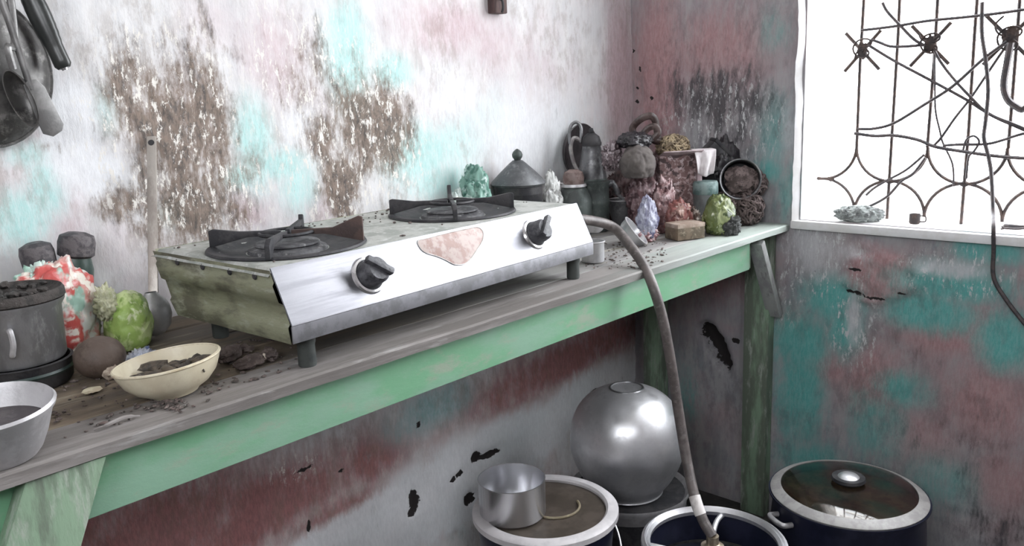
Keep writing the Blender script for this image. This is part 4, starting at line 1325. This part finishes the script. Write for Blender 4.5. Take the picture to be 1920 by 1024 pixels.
MB().add(lathe([(0, KZ(252)), (r2 * .14, KZ(250)), (r2 * .2, KZ(246)), (r2 * .14, KZ(241)), (0, KZ(240))], 16)).build('lid_knob', sootpot, kl)
sdir = Vector((RT.x, RT.y, 0)).normalized()
P_ = lambda px, py: tuple(sdir * (px - 1112) * k) [:2] + (KZ(py),)
MB().add(sweep(curve([P_(1092, 262), P_(1080, 258), P_(1074, 275), P_(1078, 300), P_(1086, 318), P_(1092, 322)], 6), .0052, 8)).build('handle', mat('pale_tin_handle', (.46, .44, .43), (.28, .26, .26), scale=30, rough=.4, metal=.5), kt)
MB().add(sweep(curve([P_(1092, 266), P_(1094, 240), P_(1086, 229), P_(1076, 234), P_(1072, 250), P_(1073, 268)], 6), .0042, 8)).build('bail', alu_dark, kt)
MB().add(sweep(curve([P_(1138, 348), P_(1148, 344), P_(1155, 352), P_(1160, 366), P_(1168, 374)], 6), [.009] * 8 + [.007] * 10 + [.005] * 7, 10)).build('spout', steel_grey, kt)
# jar with a brown lid in front of the kettle
q = onz(1078, 440)
k = mpp(q)
t = thing('brown_lidded_jar', 'small dark green jar with brown lid left of the kettle', 'jar', (q.x, q.y, H + .001))
J = lambda py: (440 - py) * k
MB().add(lathe([(0, 0), (30 * k, 0), (33 * k, .006), (33 * k, J(375)), (25 * k, J(356)), (17 * k, J(348)), (17 * k, J(344)), (0, J(344))], 36)).build('body', dull_green, t)
MB().add(lathe([(13 * k, J(347)), (19 * k, J(345)), (20 * k, J(334)), (17 * k, J(324)), (8 * k, J(319)), (0, J(319))], 28, .02, 6)).build('lid', mat('brown_jar_lid', (.14, .09, .08), (.24, .18, .165), scale=40, rough=.5), t)
MB().add(lathe([(20 * k, J(352)), (24 * k, J(350)), (23 * k, J(345)), (19 * k, J(346))], 28)).build('collar', alu_rim, t)
MB().add(sweep(curve([(-17 * k, 0, J(346)), (-30 * k, 0, J(344)), (-36 * k, 0, J(362)), (-33 * k, 0, J(380))], 5), .0028, 8), T(0, 0, 0, 0, 0, -YAW)).build('handle', alu_rim, t)

# steel bowls and cup right of the stove
def bowlthing(name, label, px, py, w, h, m, rot=(0, 0, 0), z=0.001, cat='bowl', straight=False):
    q = onz(px, py, z)
    k = mpp(q)
    r, hh_ = w * k / 2, h * k
    t = thing(name, label, cat, (q.x, q.y, H + z), 0, None, rot)
    if straight:
        pr = [(0, 0), (r * .92, 0), (r * .97, .003), (r * .97, hh_ - .004), (r * 1.02, hh_), (r * .95, hh_ - .001), (r * .92, .006), (0, .005)]
    else:
        pr = [(0, 0), (r * .45, 0), (r * .7, hh_ * .22), (r * .9, hh_ * .6), (r * .97, hh_ * .95), (r * 1.03, hh_), (r * .96, hh_ * .99), (r * .86, hh_ * .6), (r * .66, hh_ * .27), (r * .4, hh_ * .1), (0, hh_ * .08)]
    MB().add(lathe(pr, 40)).build('bowl_wall', m, t)
    MB().add(sweep([(r * math.cos(a), r * math.sin(a), hh_) for a in [2 * PI * i / 32 for i in range(32)]], .0016, 6, True)).build('rim', alu_rim, t)
    return t


bowlthing('dark_bowl', 'dark metal bowl with flared rim standing right of the kettle', 1166, 424, 52, 50, steel_grey)
bowlthing('steel_bowl', 'bright steel bowl tipped on its side behind the hose', 1168, 452, 62, 32, alu, (.75, .55, 0), .010)
bowlthing('steel_saucer', 'shallow steel bowl balanced on the cup beside the stove', 1112, 436, 50, 24, alu_rim, (0, .10, 0), .044)
bowlthing('steel_tumbler', 'small steel tumbler standing against the stove end', 1112, 490, 44, 38, alu, (0, 0, 0), .001, 'tumbler', True)
darkbag = patch_mat('black_polythene', (.018, .016, .019), [((.045, .04, .045), 40, .56, 2), ((.14, .13, .14), 70, .66, 5)], .3)
mauve = patch_mat('mauve_plastic', (.17, .10, .105), [((.30, .21, .22), 44, .52, 1), ((.06, .03, .035), 34, .56, 3), ((.46, .36, .37), 70, .62, 5)], .3)
brownsack = patch_mat('dark_brown_plastic', (.075, .042, .042), [((.17, .11, .11), 44, .54, 1), ((.03, .02, .02), 34, .56, 3), ((.34, .26, .26), 80, .64, 5)], .35)
brown_grey = mat('grey_brown_cloth', (.12, .105, .098), (.085, .073, .07), scale=18, rough=.85, bump=.3)


def lift(px, py, y):
    return ony(px, py, y)


bagthing('brown_sack', 'dark brown plastic sack behind the dark bowl in the corner heap', 'plastic bag', 1166, 412, 78, .9, 98, brownsack, 50, 0, .3, 2.0, .2, .3)
bagthing('mauve_bag', 'crumpled mauve plastic sack at the bottom of the corner heap', 'plastic bag', 1212, 428, 92, .8, 116, mauve, 51, 0, .32, 2.0, .2)
bagthing('shredded_pink_bag', 'torn pinkish plastic sack in front of the carton', 'plastic bag', 1244, 436, 60, .8, 104, patch_mat('dusty_pink_plastic', (.25, .14, .14), [((.42, .30, .30), 50, .50, 2), ((.08, .035, .04), 38, .56, 6), ((.56, .44, .44), 80, .62, 9)], .35), 52, 0, .36, 2.2, .25)
q = lift(1196, 328, -.235)
bagthing('cloth_bundle', 'smooth grey-brown cloth bundle on top of the mauve sack', 'bundle', 0, 0, 86, .8, 62, brown_grey, 53, q.z - H - .006, .22, 1.3, .06, .5, 0, Vector((q.x, q.y, H)))
q = lift(1148, 316, -.17)
bagthing('string_bundle', 'tangled pale purple plastic net beside the kettle lid', 'bundle', 0, 0, 52, .8, 56, patch_mat('lilac_net', (.20, .155, .165), [((.44, .38, .40), 60, .54, 2), ((.05, .03, .035), 45, .56, 4)], .3), 54, q.z - H - .006, .45, 3.0, .35, .5, 0, Vector((q.x, q.y, H)))
q = lift(1190, 274, -.21)
bagthing('dark_pouch', 'flattened dark pouch lying across the cloth bundle', 'pouch', 0, 0, 80, .9, 30, darkbag, 55, q.z - H - .004, .3, 2, .15, .2, 0, Vector((q.x, q.y, H)))
q = lift(1212, 252, -.205)
kk = mpp(q)
lt = thing('leather_strap', 'curled brown strap looped on top of the heap', 'strap', (q.x, q.y, q.z))
S3 = lambda px, py, d=0: tuple(sdir * (px - 1212) * kk + Vector((0, d, (252 - py) * kk)))
bro = mat('brown_leather', (.04, .024, .022), (.10, .07, .065), scale=45, rough=.35, bump=.3)
MB().add(sweep(curve([S3(1192, 260), S3(1186, 240), S3(1194, 224, -.01), S3(1212, 218, -.01), S3(1228, 226), S3(1238, 244, .01), S3(1240, 262, .01)], 6), .0095, 10, flat=.5)).build('loop', bro, lt)
MB().add(sweep(curve([S3(1194, 258, -.01), S3(1206, 242, -.012), S3(1220, 238, -.012), S3(1228, 250, -.01), S3(1218, 262, -.01), S3(1238, 268, .0)], 6), .0085, 10, flat=.5)).build('tail', bro, lt)
# carton
q = onz(1262, 424)
k = mpp(q)
CX, CY, CR = q.x, q.y, -.62
ct = thing('open_carton', 'worn pinkish-brown carton standing open in the corner heap', 'carton', (CX, CY, H), CR)
cw, cdp, ch = 76 * k, 56 * k, 136 * k
card = patch_mat('stained_cardboard', (.15, .09, .085), [((.30, .22, .22), 75, .52, 1), ((.05, .03, .03), 50, .55, 4), ((.42, .34, .34), 80, .62, 7)], .8, .5)
pale_card = mat('pale_pink_card', (.48, .40, .41), (.34, .26, .27), scale=30, stretch=(1, 1, .2), rough=.8)
MB().add(box(cw, .004, ch, .001), T(0, -cdp / 2, 0)).build('front_flap', card, ct)
MB().add(box(cw, .004, ch * 1.02, .001), T(0, cdp / 2, 0)).build('back_flap', card, ct)
MB().add(box(.004, cdp, ch * .99, .001), T(-cw / 2, 0, 0)).build('side_flap', card, ct)
MB().add(box(.014, .014, ch * 1.0, .003), T(cw / 2, -cdp / 2, 0)).build('corner_strip', pale_card, ct)
MB().add(box(.004, cdp, ch * .99, .001), T(cw / 2, 0, 0)).build('side_flap', pale_card, ct)
MB().add(box(cw, cdp, .004, .001), T(0, 0, 0)).build('bottom', card, ct)
MB().add(box(cw * 1.0, .003, .030, .001), T(0, -cdp / 2 - .001, ch - .002, 1.2)).build('top_flap', pale_card, ct)
# dark pieces on the window side of the carton
bagthing('black_sack', 'black plastic sack slumped against the window wall behind the toppled pot', 'sack', 0, 0, 84, .62, 160, darkbag, 58, 0, .26, 1.9, .14, -.5, 0, Vector((-.042, onx(1372, 340, -.04).y + .02, H)))
q = onx(1316, 300, -.075)
cyy = min(q.y, CY - .0)
t = thing('stacked_canister', 'dark canister carrying the tilted tin in the corner', 'canister', (-.066, q.y - .01, H + .001))
hh_ = q.z - H
MB().add(lathe([(0, 0), (.043, 0), (.046, .004), (.046, hh_ - .03), (.049, hh_ - .026), (.044, hh_ - .015), (0, hh_ - .012)], 36)).build('body', sootpot, t)
MB().add(lathe([(.047, hh_ * .5 - .002), (.049, hh_ * .5), (.047, hh_ * .5 + .002)], 36)).build('band', alu_dark, t)
tb = thing('tilted_tin', 'dark square tin tilted on edge at the back of the heap', 'tin', (-.066, q.y - .01, q.z - .004), 0, None, (.15, 0, 0))
tb.rotation_euler = (Matrix.Rotation(YAW, 3, 'Z') @ Matrix.Rotation(.80, 3, 'X')).to_euler()
tin_m = mat('scratched_black_tin', (.035, .035, .038), (.09, .09, .095), (.22, .22, .22), scale=30, rough=.4, metal=.4, cover3=.66)
MB().add(box(.062, .058, .060, .004), T(0, 0, -.012)).build('body', tin_m, tb)
MB().add(box(.066, .062, .010, .003), T(0, 0, .046)).build('lid', sootpot, tb)
# white cloth over the carton corner
q = (Matrix.Translation((ct.location.x, ct.location.y, H)) @ Matrix.Rotation(CR, 4, 'Z')) @ Vector((cw / 2, -cdp / 2, ch))
v, f = [], []
NU, NV = 26, 22
for j in range(NV + 1):
    for i in range(NU + 1):
        s_, t_ = i / NU, j / NV
        u = (s_ - .5) * .058 * (1 - .45 * max(0, t_ - .3))
        if t_ < .35:
            dpt, drop = -.034 + .05 * t_ / .35, .004
        else:
            a_ = (t_ - .35) / .65
            dpt, drop = .016 + .008 * math.sin(a_ * 2.4), .004 - .066 * a_ * (1 - .25 * abs(s_ - .5))
        w_ = .004 * math.sin(s_ * 11 + t_ * 3) * min(1, t_ * 1.6) + .0025 * NZ.noise(Vector((s_ * 7, t_ * 7, 2)))
        f_ = -Vector((FW.x, FW.y, 0)).normalized()
        p3 = sdir * (u + .012) + f_ * (dpt + w_) + Vector((0, 0, drop + .003))
        v.append(tuple(p3))
for j in range(NV):
    for i in range(NU):
        a = j * (NU + 1) + i
        f.append((a, a + 1, a + NU + 2, a + NU + 1))
o = MB().add((v, f)).build('white_cloth', mat('white_cotton', (.80, .76, .77), (.70, .66, .67), scale=30, rough=.9, bump=.15), loc=q, angle=180)
md = o.modifiers.new('thickness', 'SOLIDIFY')
md.thickness = .0016
tag(o, 'white cloth draped over the corner of the open carton', 'cloth')
# toppled dark pot, its mouth full of coir, on the brown bundles
q = onx(1388, 336, -.085)
k = mpp(q)
rr = 36 * k
nrm = (CAMP - q)
nrm = Vector((nrm.x + .25, nrm.y - .1, nrm.z * .5 + .05)).normalized()
tp_ = thing('toppled_pot', 'black pot lying on its side with its mouth facing the room', 'pot', q, 0, None, nrm.to_track_quat('Z', 'Y').to_euler())
MB().add(lathe([(0, -.060), (rr * .6, -.058), (rr * .95, -.040), (rr * 1.05, -.020), (rr * .98, -.004), (rr * 1.05, .003), (rr * 1.02, .006), (rr * .93, .0), (rr * .95, -.02), (rr * .8, -.042), (0, -.048)], 40)).build('body', sootpot, tp_)
MB().add(sweep([(rr * 1.03 * math.cos(a), rr * 1.03 * math.sin(a), .005) for a in [2 * PI * i / 36 for i in range(36)]], .0022, 8, True)).build('rim', alu_dark, tp_)
coir = mat('brown_coir', (.075, .055, .052), (.17, .13, .125), (.035, .026, .025), scale=60, rough=.9, bump=.5)


straw = mat('yellow_brown_straw', (.13, .095, .06), (.34, .27, .17), (.05, .035, .025), scale=50, rough=.8, bump=.4)


def tangle(name, label, c, sx, sy, sz, n, r, seed, m, core=True):
    rr_ = random.Random(seed)
    t = thing(name, label, 'bundle', c)
    if core:
        MB().add(lump(sx * .86, sy * .86, sz * .88, seed, .25, 2, 3)).build('core', mat('dark_coir_core', (.025, .018, .018), (.05, .04, .036), scale=40, rough=.95), t)
    mb = MB()
    for _ in range(n):
        a, b = rr_.random() * 6.28, rr_.random() * PI
        ax_ = Vector((rr_.gauss(0, 1), rr_.gauss(0, 1), rr_.gauss(0, 1))).normalized()
        s0 = ax_.orthogonal().normalized()
        s1 = ax_.cross(s0)
        pts = []
        for j in range(9):
            w = a + j * .45
            d = (s0 * math.cos(w) + s1 * math.sin(w) + ax_ * rr_.uniform(-.25, .25)).normalized() * rr_.uniform(.85, 1.08)
            pts.append((d.x * sx / 2, d.y * sy / 2, max(.002, d.z * sz / 2 + sz / 2)))
        mb.add(sweep(curve(pts, 3), r, 5))
    o = mb.build('strands', m, t)
    o['kind'] = 'stuff'
    return t


MB().add(lump(rr * 1.5, rr * 1.5, .03, 3, .4, 2.4, 3), T(0, 0, -.022)).build('stuffing', coir, tp_)
tangle('coir_bundle', 'tangled brown coir bundle touching the window wall, lowest in the heap', Vector((onz(1412, 418).x - .035, onz(1412, 418).y, H)), .070, .085, .085, 46, .0030, 5, coir)
q = onx(1415, 372, -.05)
tangle('coir_bundle', 'small coir bundle wedged above the lowest one', Vector((-.042, q.y + .01, H + .070)), .060, .07, .070, 40, .0030, 6, coir)
q = onz(1378, 424)
tangle('coir_bundle', 'tangled brown coir bundle under the toppled pot', Vector((q.x + .01, q.y + .03, H)), .080, .080, .085, 44, .0030, 9, coir)
q = Vector((CX, CY, H + ch - .012))
tangle('straw_bundle', 'yellow-brown straw netting bulging out of the open carton', q, .112, .066, .058, 66, .0026, 12, straw)
# turquoise jar
q = onz(1322, 426)
k = mpp(q)
t = thing('turquoise_jar', 'squat jar with a turquoise lid between carton and black sack', 'jar', (q.x, q.y, H + .001))
jr_ = 22 * k
J = lambda py: (426 - py) * k
MB().add(lathe([(0, 0), (jr_ * .95, 0), (jr_, .004), (jr_, J(366)), (jr_ * .92, J(360)), (0, J(360))], 32)).build('body', mat('grey_jar_plastic', (.17, .19, .185), (.11, .125, .125), scale=24, rough=.4), t)
MB().add(lathe([(jr_ * 1.0, J(364)), (jr_ * 1.07, J(362)), (jr_ * 1.05, J(344)), (jr_ * .95, J(340)), (0, J(339))], 32)).build('lid', mat('turquoise_plastic', (.10, .17, .165), (.24, .33, .32), scale=30, rough=.45), t)
# front row of packets
q = onz(1214, 452)
k = mpp(q)
t = thing('blue_pouch', 'pale blue plastic pouch standing in front of the heap', 'pouch', (q.x, q.y, H), -.3)
MB().add(crumple(50 * k, 34 * k, 86 * k, 61, .24, 1.7, .16, 5, .8, .2)).build('pouch', patch_mat('pale_blue_plastic', (.20, .20, .28), [((.36, .37, .45), 40, .5, 1), ((.12, .12, .20), 36, .56, 4)], .2), t, angle=180)
MB().add(crumple(50 * k, 34 * k, 34 * k, 62, .5, 2.6, .3, 5, .6)).build('pink_base', patch_mat('pink_wrapper', (.38, .22, .23), [((.60, .48, .48), 45, .52, 1), ((.22, .09, .10), 40, .58, 4)], .3), t, angle=180)
bagthing('red_packet', 'crumpled faded red packet lying against the tan box', 'packet', 1272, 438, 70, .8, 66, patch_mat('faded_red_wrapper', (.24, .09, .08), [((.40, .26, .22), 40, .54, 1), ((.12, .045, .04), 40, .56, 4), ((.62, .52, .45), 60, .63, 6)], .35), 63, 0, .3, 1.8, .15, .3)
q = onz(1284, 447)
k = mpp(q)
t = thing('tan_box', 'small tan cardboard box lying at the front of the heap', 'box', (q.x, q.y, H + .001), -.42)
tanm = mat('greasy_tan_card', (.17, .125, .085), (.09, .07, .045), (.28, .23, .17), scale=30, rough=.7)
MB().add(box(60 * k, 42 * k, 28 * k, .002)).build('carton_body', tanm, t)
MB().add(box(61 * k, 43 * k, 8 * k, .002), T(0, 0, 22 * k)).build('lid', mat('tan_card_lid', (.28, .21, .165), (.42, .34, .28), scale=30, rough=.7), t)
olive = patch_mat('olive_green_wrapper', (.12, .15, .05), [((.32, .36, .18), 34, .56, 1), ((.04, .06, .025), 30, .53, 4), ((.74, .76, .60), 50, .64, 6)], .22)
bagthing('green_packet', 'shiny olive green packet at the front of the heap', 'packet', 1348, 438, 84, .75, 78, olive, 65, 0, .26, 1.5, .10, .2, .1)
bagthing('brown_packet', 'small brown and white packet tucked behind the green packet', 'packet', 1312, 426, 48, .8, 54, patch_mat('brown_white_wrapper', (.22, .16, .13), [((.62, .56, .50), 55, .54, 1)], .4), 66, 0, .4, 2.6, .25, .2)
bagthing('grey_rag', 'dark grey rag bunched behind the green packet', 'rag', 1368, 440, 56, .8, 40, mat('dark_rag', (.05, .052, .05), (.10, .10, .10), scale=30, rough=.9), 67, 0, .45, 2.4, .25, .2)
bpy.context.view_layer.update()
